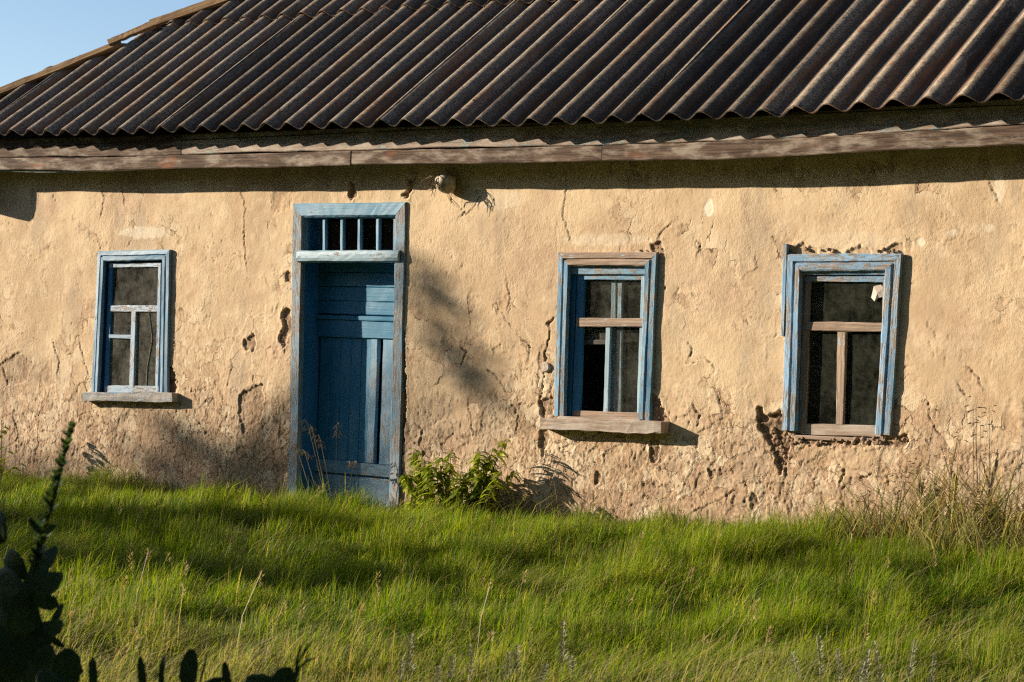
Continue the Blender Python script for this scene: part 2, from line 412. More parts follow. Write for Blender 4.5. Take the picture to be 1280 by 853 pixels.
    def leaf(s, base, d, up, L, w, droop=0.3, fold=0.15, rows=5, tip=1.0):
        """A leaf blade with a midrib fold, from base along d."""
        base = Vector(base); d = Vector(d).normalized(); up = Vector(up); sd = d.cross(up)
        if sd.length < 1e-3: sd = d.cross(Vector((1, 0, 0)))
        sd.normalize(); nn = sd.cross(d).normalized(); V = []; F = []
        for i in range(rows + 1):
            t = i / rows
            wd = w * 0.5 * (math.sin(math.pi * min(1, t * 0.92 + 0.06) ** (0.8 * tip)) ** 0.9 if i < rows else 0.02)
            c = base + d * (L * t) - nn * (0) + Vector((0, 0, -1)) * (droop * L * t * t)
            V += [c - sd * wd + nn * (fold * wd), c, c + sd * wd + nn * (fold * wd)]
        for i in range(rows):
            a = i * 3
            F += [(a, a + 1, a + 4, a + 3), (a + 1, a + 2, a + 5, a + 4)]
        s.add(V, F); return s

# ------------------------------------------------------------------ ground
GX = [-60, -6, -4, -2, 0, 1.5, 3.5, 5.3, 7, 60]
GZ = [-.15, -.15, -.12, -.07, -.04, .0, .07, .16, .19, .19]
def gz(x, y):
    x = np.asarray(x, float); y = np.asarray(y, float)
    wall = np.interp(x, GX, GZ)
    t = sstep(-3.2, -0.3, y)
    far = -0.11 + 0.05 * fbm(x * 0.35, y * 0.35, 3, 5)
    near = np.exp(-((x - CAM.x) ** 2 + (y - CAM.y) ** 2) / 60.0)
    z = far * (1 - t) + wall * t + 0.05 * perlin(x * 1.2, y * 1.2, 8) * (1 - .6 * t)
    return np.where(np.hypot(x, y) > 55, -0.11, z)
def gzs(x, y): return float(gz(np.array([x]), np.array([y]))[0])
ax = np.concatenate([[-1500, -600, -250, -120, -70], np.arange(-45, -8, 3), np.arange(-8, 14, 0.22), np.arange(14, 45, 3), [70, 120, 250, 600, 1500]])
ay = np.concatenate([[-1500, -600, -250, -120, -70], np.arange(-45, -15, 3), np.arange(-15, 2, 0.22), np.arange(2, 45, 3), [70, 120, 250, 600, 1500]])
XX, YY = np.meshgrid(ax, ay, indexing='ij')
ZZ = gz(XX, YY)
ni, nj = XX.shape
idx = np.arange(ni * nj).reshape(ni, nj)
quad = np.stack([idx[:-1, :-1], idx[1:, :-1], idx[1:, 1:], idx[:-1, 1:]], -1).reshape(-1, 4)
g = link('ground', mesh_np('ground', np.stack([XX, YY, ZZ], -1).reshape(-1, 3), quad.ravel(), np.full(len(quad), 4), True), MT['ground'])
tag(g, kind='structure')

# ------------------------------------------------------------------ the house
house = empty('old_house', (0, 0, 0), 'old clay walled cottage with blue door, three blue windows and dark corrugated roof', 'house')
O_F, O_R = 0.243, 0.407                  # fascia and roof edge stand this far out from the wall
WX0, WX1, HD = -5.15, 9.2, 6.4           # wall ends, house depth
# eave lines as they sag
fx_px = [(0, 213), (110, 213), (210, 211.5), (330, 209), (430, 206.5), (560, 205), (640, 203.5), (740, 202), (850, 200), (930, 197.5), (1000, 194.5), (1090, 190), (1180, 185.5), (1280, 180)]
FP = [unp(a, b, -O_F) for a, b in fx_px]
FX = np.array([p.x for p in FP]); FZ = np.array([p.z for p in FP])
def fz(x): return float(np.interp(x, FX, FZ, left=FZ[0], right=None) if x <= FX[-1] else FZ[-1] + (x - FX[-1]) * 0.005)
rx_px = [(0, 170.5), (90, 169), (200, 166), (320, 162), (430, 160), (560, 158), (640, 158), (735, 155), (850, 150.5), (960, 146), (1060, 141), (1160, 134), (1280, 126)]
RP = [unp(a, b, -O_R) for a, b in rx_px]
RX = np.array([p.x for p in RP]); RZ = np.array([p.z for p in RP])
def rz(x): return np.where(np.asarray(x) <= RX[-1], np.interp(x, RX, RZ), RZ[-1] + (np.asarray(x) - RX[-1]) * 0.005)
TS = 0.701                                # roof slope (rise over run)
RZM = float(np.mean(RZ))

# ---- openings (outer corners of their casings in the photograph, put onto the wall plane)
def quadpts(tl, tr, bl, br, y=-0.03): return [unp(*p, y) for p in (tl, tr, bl, br)]
Q1 = quadpts((121.5, 314), (211.5, 312), (113, 490.5), (208.5, 491.5))
Q2 = quadpts((697, 315.5), (821, 315), (691, 520), (812, 527))
Q3 = quadpts((983, 317.5), (1127, 317), (976, 538), (1113, 544.5))
QD = quadpts((364.5, 254.5), (506, 252.5), (357.5, 646), (497, 650))

# ---- front wall: a dense plaster sheet with real cracks, flakes, pits and fallen patches
xs = np.concatenate([np.arange(WX0, -4.35, 0.05), np.arange(-4.35, 5.75, 0.0074), np.arange(5.75, WX1 + 0.04, 0.05)])
zs = np.concatenate([[-0.6, -0.45], np.arange(-0.34, 2.62, 0.0074), [2.66, 2.74, 2.84]])
X, Zg = np.meshgrid(xs, zs, indexing='ij')
low = 1 - sstep(0.25, 1.35, Zg + 0.25 * perlin(X * 0.9, Zg * 0.9, 2))
d = 0.011 * fbm(X * 0.7, Zg * 0.7, 3, 1) + 0.0055 * fbm(X * 3.2, Zg * 3.2, 3, 4) + 0.0026 * fbm(X * 11, Zg * 11, 3, 7) * (0.5 + 0.8 * low)
patchy = 0.12 + 0.88 * sstep(-0.25, 0.35, fbm(X * 1.7, Zg * 1.7, 3, 15) + 0.35 * low)
d += patchy * (0.0022 * fbm(X * 25, Zg * 19, 3, 9) * (0.35 + 0.75 * low) + 0.0010 * fbm(X * 70, Zg * 55, 2, 10) * (0.4 + 0.6 * low))
wx = X + 0.060 * fbm(X * 4.5, Zg * 4.5, 3, 11) + 0.010 * fbm(X * 30, Zg * 30, 2, 12); wz = Zg + 0.060 * fbm(X * 4.5, Zg * 4.5, 3, 13) + 0.010 * fbm(X * 30, Zg * 30, 2, 14)
clay = np.zeros_like(X); white = np.zeros_like(X); dirt = np.zeros_like(X); stain = np.zeros_like(X)
for fr, dep, lift, th, sd in ((4.6, 0.007, 0.0050, 0.14, 1), (9.0, 0.005, 0.0036, 0.0, 2), (17.0, 0.003, 0.0022, 0.0, 3)):
    f1, f2, cid, dx1 = worley(wx * fr, wz * fr * 0.8, sd)
    e = f2 - f1 + 0.03 * perlin(X * 55, Zg * 55, 31 + sd)
    m = sstep(th, th + 0.25, fbm(X * 1.3, Zg * 1.3, 3, 20 + sd) + 0.40 * low - 0.14) * sstep(2.35, 1.8, Zg)
    edge = np.exp(-np.maximum(e, 0) / 0.14)
    d += m * (lift * (cid - 0.4) * sstep(-0.2, 0.2, perlin(X * 3, Zg * 3, 33 + sd)) + lift * 0.9 * edge * (cid > 0.5))
    ck = m * sstep(0.045 * (fr / 6) ** .5, 0.0, e) * sstep(-0.15, 0.25, perlin(X * 8, Zg * 8, 30 + sd))
    d -= dep * ck; clay = np.maximum(clay, 0.55 * ck)
lay = fbm(wx * 2.6, wz * 2.2, 4, 16) + 0.10 * fbm(X * 32, Zg * 26, 3, 17) + 0.25 * (1 - low) - 0.5 * (sstep(0.75, 0.2, Zg) * 0.45)
skin = sstep(-0.015, 0.015, lay + 0.02) * low
under = (1 - sstep(-0.015, 0.015, lay + 0.02)) * sstep(0.12, 0.4, low)
d += 0.0046 * skin * (0.4 + 0.6 * np.exp(-np.maximum(lay + 0.02, 0) / 0.10)) - 0.001 * under
d += under * (0.0022 * fbm(X * 36, Zg * 26, 3, 18))
clay = np.maximum(clay, 0.13 * under)
fleck = fbm(X * 34 + 0.5 * perlin(X * 8, Zg * 8, 44), Zg * 15, 2, 41)
pit = sstep(0.34, 0.50, fleck) * sstep(-0.25, 0.3, fbm(X * 1.9, Zg * 1.9, 3, 43) + 0.62 * low - 0.22)
d -= 0.0044 * pit; clay = np.maximum(clay, 0.75 * pit)
pit2 = sstep(0.30, 0.48, fbm(X * 58 + perlin(X * 12, Zg * 12, 46), Zg * 30, 2, 47)) * sstep(-0.1, 0.5, fbm(X * 2.3, Zg * 2.3, 3, 48) + 0.6 * low - 0.1)
d -= 0.0022 * pit2; clay = np.maximum(clay, 0.70 * pit2)
d += 0.0018 * sstep(0.40, 0.5, fbm(X * 22, Zg * 17, 4, 49)) * (0.2 + 0.8 * low)
dirt = 0.85 * (1 - sstep(0.1, 1.15, Zg + 0.3 * fbm(X * 1.2, Zg * 1.2, 3, 51)))
dirt = np.maximum(dirt, 0.55 * sstep(0.12, 0.4, fbm(X * 0.9, Zg * 1.3, 3, 55)))
base_d = 1 - sstep(-0.15, 0.42, Zg - np.interp(X, GX, GZ) + 0.12 * perlin(X * 3, Zg * 3, 57))
stain = np.maximum(stain, 0.55 * base_d); stain = np.maximum(stain, 0.34 * low * sstep(0.0, 0.45, fbm(X * 2.6, Zg * 2.2, 4, 58)))

def window_idx(lo, hi):
    return slice(*np.searchsorted(xs, (lo[0], hi[0]))), slice(*np.searchsorted(zs, (lo[1], hi[1])))
def sdist_poly(pts, pad):
    """signed distance (inside > 0) to a polygon on the wall, inside a window of the grid"""
    P = np.array([(p.x, p.z) for p in pts]); sl_ = window_idx(P.min(0) - pad, P.max(0) + pad)
    x = X[sl_] + 0.036 * fbm(X[sl_] * 15, Zg[sl_] * 15, 4, 61) + 0.012 * fbm(X[sl_] * 55, Zg[sl_] * 55, 2, 62); z = Zg[sl_] + 0.036 * fbm(X[sl_] * 15, Zg[sl_] * 15, 4, 63) + 0.012 * fbm(X[sl_] * 55, Zg[sl_] * 55, 2, 64)
    ins = np.zeros(x.shape, bool); dist = np.full(x.shape, 9.0)
    for i in range(len(P)):
        a, b = P[i], P[(i + 1) % len(P)]
        t = np.clip(((x - a[0]) * (b[0] - a[0]) + (z - a[1]) * (b[1] - a[1])) / max(1e-9, ((b - a) ** 2).sum()), 0, 1)
        dist = np.minimum(dist, np.hypot(x - a[0] - t * (b[0] - a[0]), z - a[1] - t * (b[1] - a[1])))
        c = (a[1] > z) != (b[1] > z)
        with np.errstate(divide='ignore', invalid='ignore'):
            ins ^= c & (x < (b[0] - a[0]) * (z - a[1]) / (b[1] - a[1]) + a[0])
    return sl_, np.where(ins, dist, -dist)
CHIPS = [  # fallen plaster: outline in the photograph, depth, how much bare clay shows
    ([(945, 512), (953, 508), (958, 520), (978, 512), (979, 540), (991, 548), (988, 560), (983, 575), (978, 592), (972, 590), (968, 570), (962, 555), (955, 545), (950, 535)], .024, 1),
    ([(300, 493), (306, 488), (318, 483), (328, 480), (329, 500), (328, 525), (318, 530), (304, 542), (301, 532), (299, 515), (298, 503)], .008, .6),
    ([(305, 425), (318, 417), (321, 430), (318, 438), (307, 438)], .010, .75),
    ([(351, 392), (357, 383), (364, 388), (364, 412), (353, 437), (349, 425), (354, 405)], .018, .8),
    ([(355, 343), (364, 338), (364, 353), (357, 352)], .012, .8),
    ([(437, 228), (444, 230), (446, 246), (440, 251), (436, 243)], .02, .9),
    ([(508, 224), (518, 226), (516, 236), (509, 250), (504, 246), (509, 236)], .02, .9),
    ([(209, 455), (218, 462), (221, 490), (213, 498), (207, 492)], .02, 1),
    ([(676, 500), (690, 496), (692, 521), (680, 523), (674, 518)], .013, .8),
    ([(675, 538), (684, 535), (687, 545), (682, 560), (679, 573), (675, 562)], .013, .8),
    ([(812, 490), (826, 500), (830, 516), (838, 528), (830, 537), (812, 530)], .013, .9),
    ([(815, 546), (824, 548), (823, 568), (818, 581), (813, 570)], .013, .8),
    ([(1000, 545), (1060, 548), (1110, 549), (1135, 543), (1133, 558), (1100, 556), (1060, 555), (1010, 557)], .014, .8),
    ([(886, 588), (893, 586), (895, 596), (889, 603)], .008, 1),
    ([(499, 415), (506, 412), (508, 470), (505, 560), (500, 600), (496, 600), (498, 500)], .020, 1),
    ([(812, 306), (828, 303), (829, 318), (820, 318)], .010, .8),
    ([(988, 312), (1000, 306), (1022, 311), (1022, 320), (986, 320)], .007, .5), ([(1060, 311), (1076, 307), (1090, 313), (1090, 320), (1058, 320)], .006, .4), ([(1110, 310), (1122, 304), (1130, 308), (1130, 320), (1108, 320)], .007, .5),
    ([(1168, 612), (1180, 610), (1186, 640), (1172, 650), (1164, 632)], .008, .8),
    ([(1150, 606), (1158, 603), (1160, 618), (1152, 622)], .008, .8),
    ([(938, 615), (944, 612), (948, 632), (940, 640)], .008, .9),
    ([(742, 592), (748, 590), (750, 602), (744, 606)], .008, .8),
    ([(0, 455), (22, 440), (40, 452), (34, 478), (10, 482)], .005, .45),
]
for pts, dep, cl in CHIPS:
    P = [unp(*p) for p in pts]; sl_, sd_ = sdist_poly(P, 0.1)
    inn = sstep(-0.003, 0.005, sd_); lip = np.exp(-np.abs(sd_ + 0.012) / 0.012) * (sd_ < 0)
    rough_ = fbm(X[sl_] * 16, Zg[sl_] * 16, 3, 71)
    d[sl_] += -inn * dep * (1 + 0.8 * rough_) + 0.004 * lip
    clay[sl_] = np.maximum(clay[sl_], cl * inn)
CRACKS = [  # lines in the photograph, half width in metres, depth
    ([(694, 398), (684, 404), (688, 416), (686, 426), (682, 437), (682, 452)], .007, .02),
    ([(681, 465), (678, 490), (676, 515)], .006, .018),
    ([(575, 435), (583, 440), (580, 448), (577, 456)], .007, .014), ([(545, 480), (552, 472)], .005, .01),
    ([(608, 462), (617, 468), (625, 476), (632, 490)], .005, .012), ([(520, 530), (528, 540), (524, 556), (531, 564), (528, 574)], .008, .016),
    ([(246, 526), (255, 538), (266, 551)], .005, .012), ([(240, 486), (244, 494), (248, 504)], .006, .012),
    ([(300, 238), (306, 258), (305, 300), (308, 332)], .004, .008), ([(126, 225), (130, 252), (126, 268)], .004, .008), ([(150, 226), (155, 256)], .006, .008),
    ([(822, 300), (827, 290), (837, 280)], .004, .008), ([(860, 430), (866, 437), (862, 447)], .005, .01), ([(870, 300), (876, 308), (872, 318)], .005, .01),
    ([(865, 505), (874, 520), (872, 532)], .007, .014), ([(620, 380), (628, 395), (638, 408)], .004, .008), ([(655, 425), (662, 432), (660, 450)], .006, .012),
    ([(585, 500), (588, 520), (592, 545)], .005, .010), ([(640, 505), (648, 520), (645, 540)], .007, .014), ([(700, 560), (730, 548), (790, 545), (812, 556)], .003, .008),
    ([(1000, 562), (1010, 552), (1016, 548)], .005, .012), ([(1048, 582), (1056, 592), (1050, 606)], .008, .016), ([(1076, 600), (1088, 592)], .007, .014),
    ([(1106, 596), (1112, 606)], .007, .014), ([(925, 603), (960, 604), (990, 604)], .003, .006), ([(930, 600), (934, 615), (930, 628)], .005, .012),
    ([(865, 640), (900, 625), (920, 612)], .004, .008), ([(1160, 505), (1163, 525), (1176, 545)], .006, .012), ([(1210, 460), (1222, 470), (1226, 482)], .005, .01),
    ([(1198, 480), (1206, 495)], .005, .01), ([(1236, 228), (1242, 240), (1248, 252)], .004, .010), ([(860, 455), (880, 448), (895, 460)], .004, .008),
    ([(706, 236), (704, 270), (712, 300)], .003, .006), ([(632, 350), (638, 372), (634, 386)], .004, .008), ([(66, 430), (74, 452), (72, 470)], .006, .010),
    ([(100, 430), (106, 455), (112, 470)], .005, .010), ([(268, 560), (272, 590), (266, 606)], .004, .008), ([(128, 560), (136, 585), (132, 604)], .004, .008),
    ([(430, 355), (436, 372)], .004, .006), ([(1190, 585), (1195, 600), (1192, 640)], .006, .014), ([(890, 540), (905, 535), (925, 548)], .004, .008),
    ([(575, 270), (590, 262), (600, 245)], .004, .008), ([(560, 245), (570, 258), (585, 268)], .003, .006),
]
for pts, hw, dep in CRACKS:
    P = np.array([(p.x, p.z) for p in (unp(*q) for q in pts)]); sl_ = window_idx(P.min(0) - 0.1, P.max(0) + 0.1)
    x = X[sl_] + 0.024 * fbm(X[sl_] * 22, Zg[sl_] * 22, 4, 81); z = Zg[sl_] + 0.024 * fbm(X[sl_] * 22, Zg[sl_] * 22, 4, 83); hw = hw * (0.55 + 0.6 * fbm(X[sl_] * 13, Zg[sl_] * 13, 2, 85))
    dist = np.full(x.shape, 9.0); side = np.zeros(x.shape)
    for a, b in zip(P[:-1], P[1:]):
        t = np.clip(((x - a[0]) * (b[0] - a[0]) + (z - a[1]) * (b[1] - a[1])) / max(1e-9, ((b - a) ** 2).sum()), 0, 1)
        q = np.hypot(x - a[0] - t * (b[0] - a[0]), z - a[1] - t * (b[1] - a[1]))
        side = np.where(q < dist, np.sign((b[0] - a[0]) * (z - a[1]) - (b[1] - a[1]) * (x - a[0])), side); dist = np.minimum(dist, q)
    c_ = sstep(hw * 1.5, hw * 0.5, dist)
    d[sl_] += -0.75 * dep * c_ + 0.0032 * np.exp(-dist / 0.03) * np.where(side * np.sign(P[-1][1] - P[0][1] + 1e-6) > 0, 1.0, -0.35)
    clay[sl_] = np.maximum(clay[sl_], 0.7 * c_)
for px, py, a, b, v in [(885, 260, 6, 11, .9), (1248, 232, 8, 24, .5), (1150, 303, 7, 6, .7), (1235, 285, 8, 5, .5), (180, 291, 34, 8, .55), (1190, 291, 8, 4, .5), (620, 250, 40, 12, .25), (760, 300, 60, 8, .3), (215, 235, 30, 10, .3), (1060, 300, 60, 10, .15)]:
    c0 = unp(px, py); ra = abs(unp(px + a, py).x - c0.x); rb = abs(unp(px, py + b).z - c0.z)
    q = np.hypot((X - c0.x) / ra, (Zg - c0.z) / rb) + 0.45 * fbm(X * 14, Zg * 14, 3, 91)
    m = sstep(1.05, 0.8, q); white = np.maximum(white, v * m); d -= 0.003 * m * (v > 0.6)
for px, py, a, b, v in [(30, 462, 30, 22, .6), (60, 470, 30, 14, .4), (300, 580, 60, 30, .35), (880, 560, 40, 60, .25), (690, 600, 40, 30, .3), (1000, 610, 80, 22, .3), (855, 590, 40, 30, .5), (570, 445, 40, 20, .25), (30, 180, 0.1, 0.1, 0)]:
    c0 = unp(px, py); ra = abs(unp(px + a, py).x - c0.x) + 1e-3; rb = abs(unp(px, py + b).z - c0.z) + 1e-3
    q = np.hypot((X - c0.x) / ra, (Zg - c0.z) / rb) + 0.5 * fbm(X * 6, Zg * 6, 4, 95)
    stain = np.maximum(stain, v * sstep(1.2, 0.4, q))
cx = 0.5 * (X[:-1, :-1] + X[1:, 1:]); cz = 0.5 * (Zg[:-1, :-1] + Zg[1:, 1:])
keep = np.ones(cx.shape, bool)
def inset(Q, m, mb=None):
    tl, tr, bl, br = Q; mb = m if mb is None else mb
    return [(tl.x + m, tl.z - m), (tr.x - m, tr.z - m), (br.x - m, br.z + mb), (bl.x + m, bl.z + mb)]
for Q, m, mb in ((Q1, .045, -.005), (Q2, .05, -.005), (Q3, .06, -.03), (QD, .05, -.5)):
    P = inset(Q, m, mb); ok = np.ones(cx.shape, bool)
    for i in range(4):
        a, b = P[i], P[(i + 1) % 4]
        ok &= ((b[0] - a[0]) * (cz - a[1]) - (b[1] - a[1]) * (cx - a[0])) < 0
    keep &= ~ok
ni, nj = X.shape
idx = np.arange(ni * nj).reshape(ni, nj)
quad = np.stack([idx[:-1, :-1], idx[1:, :-1], idx[1:, 1:], idx[:-1, 1:]], -1)[keep]
used = np.zeros(ni * nj, bool); used[quad.ravel()] = True
remap = np.cumsum(used) - 1
me = mesh_np('front_wall', np.stack([X, -d, Zg], -1).reshape(-1, 3)[used], remap[quad].ravel(), np.full(len(quad), 4), True)
for nm, arr in (('clay', clay), ('white', white), ('dirt', dirt), ('stain', stain), ('low', low)):
    at = me.attributes.new(nm, 'FLOAT', 'POINT'); at.data.foreach_set('value', np.clip(arr, 0, 1).astype(np.float32).ravel()[used])
front = link('front_wall', me, MT['plaster'], house)
XS_, ZS_, D_ = xs, zs, d
def wall_y(x, z):
    i = min(len(xs) - 1, int(np.searchsorted(xs, x))); j = min(len(zs) - 1, int(np.searchsorted(zs, z)))
    return -float(d[i, j])
# clods of clay clinging round the openings
G = Geo()
def clod(p, r):
    bm = bmesh.new(); bmesh.ops.create_icosphere(bm, subdivisions=1, radius=r)
    for v in bm.verts: v.co = Vector((v.co.x * random.uniform(.7, 1.2), v.co.y * .7, v.co.z * random.uniform(.6, 1.1))) + Vector(p)
    bm.verts.ensure_lookup_table()
    G.add([v.co.copy() for v in bm.verts], [[v.index for v in f.verts] for f in bm.faces]); bm.free()
for i in range(11):
    t = random.random(); a = unp(990 + 140 * t, 313 + random.uniform(-2, 3), -0.005); clod(a, random.uniform(.008, .020))
for i in range(30):
    t = random.random() ** 1.5; a = unp(985 + 150 * t, 551 + random.uniform(-4, 4), -0.004); clod(a, random.uniform(.008, .022))
for i in range(26): clod(unp(random.uniform(962, 988), random.uniform(535, 580), 0.015), random.uniform(.01, .026))
for i in range(3): clod(unp(random.uniform(800, 825), random.uniform(309, 314), -0.004), random.uniform(.006, .014))
for i in range(9): clod(unp(random.uniform(816, 832), random.uniform(495, 530), 0.008), random.uniform(.008, .018))
tag(G.build('clay_clods', mat_simple('clay_clod', (0.16, 0.10, 0.065), (0.34, 0.235, 0.15), 14, .95, .006, 60), front), kind='stuff')
# pale round plug set in the crack beside the middle window
G = Geo(); c0 = unp(682, 459, -0.012)
V = [c0 + Vector((0.036 * math.cos(t) * random.uniform(.93, 1.05), 0, 0.036 * math.sin(t) * random.uniform(.93, 1.05))) for t in np.linspace(0, 2 * math.pi, 16, endpoint=False)]
V2 = [c0 + (v - c0) * 0.8 + Vector((0, -0.009, 0)) for v in V]; V0 = [v + Vector((0, .03, 0)) for v in V]
n_ = 16
G.add(V0 + V + V2, [(i, (i + 1) % n_, n_ + (i + 1) % n_, n_ + i) for i in range(n_)] + [(n_ + i, n_ + (i + 1) % n_, 2 * n_ + (i + 1) % n_, 2 * n_ + i) for i in range(n_)] + [tuple(range(2 * n_, 3 * n_))])
G.build('wall_plug', mat_simple('grey_plug', (0.40, 0.33, 0.26), (0.58, 0.50, 0.42), 30, .9, .004, 70), front)

# ---- the other walls, the inside
def slab(G, a, b):
    (x0, y0, z0), (x1, y1, z1) = a, b
    V = [(x, y, z) for x in (x0, x1) for y in (y0, y1) for z in (z0, z1)]
    G.add(V, [(0, 1, 3, 2), (4, 6, 7, 5), (0, 4, 5, 1), (2, 3, 7, 6), (0, 2, 6, 4), (1, 5, 7, 3)])
for nm, a, b in (('side_wall', (WX0, 0.012, -.6), (WX0 + .4, HD - .4, 2.84)), ('side_wall', (WX1 - .4, 0.012, -.6), (WX1, HD - .4, 2.84)), ('rear_wall', (WX0, HD - .4, -.6), (WX1, HD, 2.84))):
    G = Geo(); slab(G, a, b); G.build(nm, MT['plaster'], house)
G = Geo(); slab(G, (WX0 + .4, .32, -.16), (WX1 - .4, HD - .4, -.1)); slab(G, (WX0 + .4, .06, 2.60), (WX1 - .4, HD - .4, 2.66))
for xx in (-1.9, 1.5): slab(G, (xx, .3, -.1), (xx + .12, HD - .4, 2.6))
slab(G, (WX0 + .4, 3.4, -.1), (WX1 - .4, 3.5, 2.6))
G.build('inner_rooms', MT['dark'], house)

# ---- windows
CAS = lambda w: [(0, 0), (0, .020), (.006, .026), (w * .42, .028), (w * .47, .017), (w * .56, .017), (w * .61, .031), (w * .92, .031), (w, .022), (w, 0)]
def casing(parent, Q, w, mats, bottom=False, y=0.0, wts=(1, 1, 1)):
    tl, tr, bl, br = [Vector((p.x, y, p.z)) for p in Q]
    def one(p0, p1, mit, m, k):
        G = Geo(); prof = CAS(w * k)
        d_ = (p1 - p0).normalized(); sd = Vector((0, -1, 0)).cross(d_)
        cen = (tl + tr + bl + br) / 4
        inward = 1 if sd.dot(cen - p0) > 0 else -1
        G.board(p0, p1, w, .03, prof=[(a * inward, b) for a, b in prof] if inward > 0 else [(a * inward, b) for a, b in prof][::-1], mitre=tuple(mm * inward for mm in mit), jit=.0014)
        return G.build('casing', m, parent)
    one(bl, tl, (0, 1), mats[0], wts[0]); one(tl, tr, (1, 1), mats[1], wts[1]); one(tr, br, (1, 0), mats[2], wts[2])
    if bottom: one(br, bl, (0, 0), mats[3], 1)
def lining(name, Q, m, dep, mat, bottom=True, y0=-.002, mb=0.0):
    """the boards that line the opening: this is the window part itself"""
    G = Geo(); P = [Vector((a, 0, b)) for a, b in inset(Q, m, mb if bottom else -.1)]
    tl, tr, br, bl = P; cen = sum(P, Vector()) / 4
    for p0, p1 in ((bl, tl), (tl, tr), (tr, br)) + (((br, bl),) if bottom else ()):
        d_ = (p1 - p0).normalized(); nn = Vector((d_.z, 0, -d_.x))
        if nn.dot(cen - p0) < 0: nn = -nn
        mid = Vector((0, y0 + dep / 2, 0))
        G.board(p0 + mid - nn * .02 - d_ * .02, p1 + mid - nn * .02 + d_ * .02, dep, .022, n=nn, jit=.0008)
    o = G.build(name, mat, house); return o
def member(parent, name, a, b, wpx, y, t, mat, bow=0, jit=.001):
    """a sash timber whose centre line runs between two photo pixels on the plane y; wpx its face width in pixels"""
    p0, p1 = unp(*a, y), unp(*b, y)
    mx, my = (a[0] + b[0]) / 2, (a[1] + b[1]) / 2
    if abs(b[0] - a[0]) > abs(b[1] - a[1]): w = (unp(mx, my + wpx / 2, y) - unp(mx, my - wpx / 2, y)).length
    else: w = (unp(mx + wpx / 2, my, y) - unp(mx - wpx / 2, my, y)).length
    p0.y += t; p1.y += t
    G = Geo(); G.board(p0, p1, w, t, jit=jit, bow=bow); return G.build(name, mat, parent)
def pane(parent, c, y, mat, n=4):
    pts = [unp(*p, y) for p in c]; G = Geo(); f = Vector((0, -.003, 0))
    G.add([p for p in pts] + [p + f for p in pts], [(0, 1, 2, 3), (7, 6, 5, 4), (0, 4, 5, 1), (1, 5, 6, 2), (2, 6, 7, 3), (3, 7, 4, 0)])
    return G.build('pane', mat, parent)
def sill(parent, l, r, wpx, y, dep, mat):
    p0, p1 = unp(*l, y), unp(*r, y); mx = ((l[0] + r[0]) / 2, (l[1] + r[1]) / 2)
    h = (unp(mx[0], mx[1] + wpx / 2, y) - unp(mx[0], mx[1] - wpx / 2, y)).length
    G = Geo(); p0.y += dep; p1.y += dep; G.board(p0, p1, h, dep, jit=.003, seg=18); return G.build('sill', mat, parent)

# small left window
w1 = lining('window', Q1, .065, .06, MT['lining']); tag(w1, 'small left window with four dusty panes and pale blue casing')
casing(w1, Q1, .085, [MT['blue1']] * 3)
ys = .006
for nm, a, b, wp, mt in (('sash_rail', (136, 332), (201, 331), 6, 'palesash'), ('sash_rail', (137, 386), (199, 386), 8, 'palesash'), ('sash_rail', (131, 486.5), (198, 487), 9, 'palesash'),
                         ('sash_stile', (138.5, 330), (132, 490), 5, 'lining'), ('sash_stile', (199.5, 330), (195.5, 490), 4, 'palesash'),
                         ('muntin', (167, 389), (164, 484), 6, 'palesash'), ('muntin', (136, 420.5), (164, 421.5), 5, 'palesash')):
    member(w1, nm, a, b, wp, ys - (.003 if nm == 'muntin' else 0), .032, MT[mt])
yg = ys + .016
for c in (((138, 333), (199, 332), (198, 385), (136, 385)), ((136, 388), (167, 388), (166, 421), (134, 421)), ((134, 423), (166, 423), (164, 486), (131, 486)), ((168, 388), (198, 388), (195, 486), (164, 486))):
    pane(w1, c, yg, MT['glass1'])
sill(w1, (103, 496), (215, 497), 11, -.075, .13, MT['greysill'])
G = Geo(); G.tube([unp(*p, yg - .006) for p in ((186, 390), (188, 405), (190, 425), (187, 442), (184, 460), (183, 483))], .0035, 5); G.build('cable', MT['greystalk'], w1)

# middle window, with an inner sash behind it
w2 = lining('window', Q2, .075, .16, MT['lining']); tag(w2, 'middle window with a bare wood top casing, thick sill and an inner sash showing behind')
casing(w2, Q2, .095, [MT['blue2'], MT['brown'], MT['blue2']])
ys = .018
member(w2, 'head_board', (713, 337.5), (811, 337), 12, .002, .02, MT['blue2'])
for nm, a, b, wp, mt in (('sash_rail', (724, 346), (806, 346), 8, 'blue2'), ('sash_rail', (720, 403), (806, 403.5), 11, 'brown'), ('sash_rail', (716, 518.5), (803, 521), 10, 'brown'),
                         ('frame_stile', (715, 330), (707, 523), 12, 'lining'), ('sash_stile', (726, 342), (719, 523), 9, 'lining'), ('sash_stile', (806, 342), (800, 524), 9, 'white'), ('muntin', (760, 408), (757, 517), 6, 'white')):
    member(w2, nm, a, b, wp, ys - (.012 if wp == 11 else 0), .030, MT[mt])
yg = ys + .022
for c in (((728, 346), (805, 346), (804, 402), (725, 402)), ((760, 405), (804, 405), (800, 520), (757, 520))):
    pane(w2, c, yg, MT['glass2'])
yi = .048
for nm, a, b, wp, mt in (('inner_rail', (728, 342), (808, 342), 10, 'palesash'), ('inner_rail', (724, 428), (758, 428), 6, 'dark'), ('inner_stile', (767, 340), (765, 520), 6, 'palesash'), ('inner_stile', (775, 340), (773, 520), 6, 'palesash')):
    member(w2, nm, a, b, wp, yi, .016, MT[mt])
pane(w2, ((728, 340), (808, 340), (806, 428), (724, 428)), yi + .02, MT['glass1'])
pane(w2, ((766, 428), (808, 428), (804, 524), (764, 524)), yi + .02, MT['glass2'])
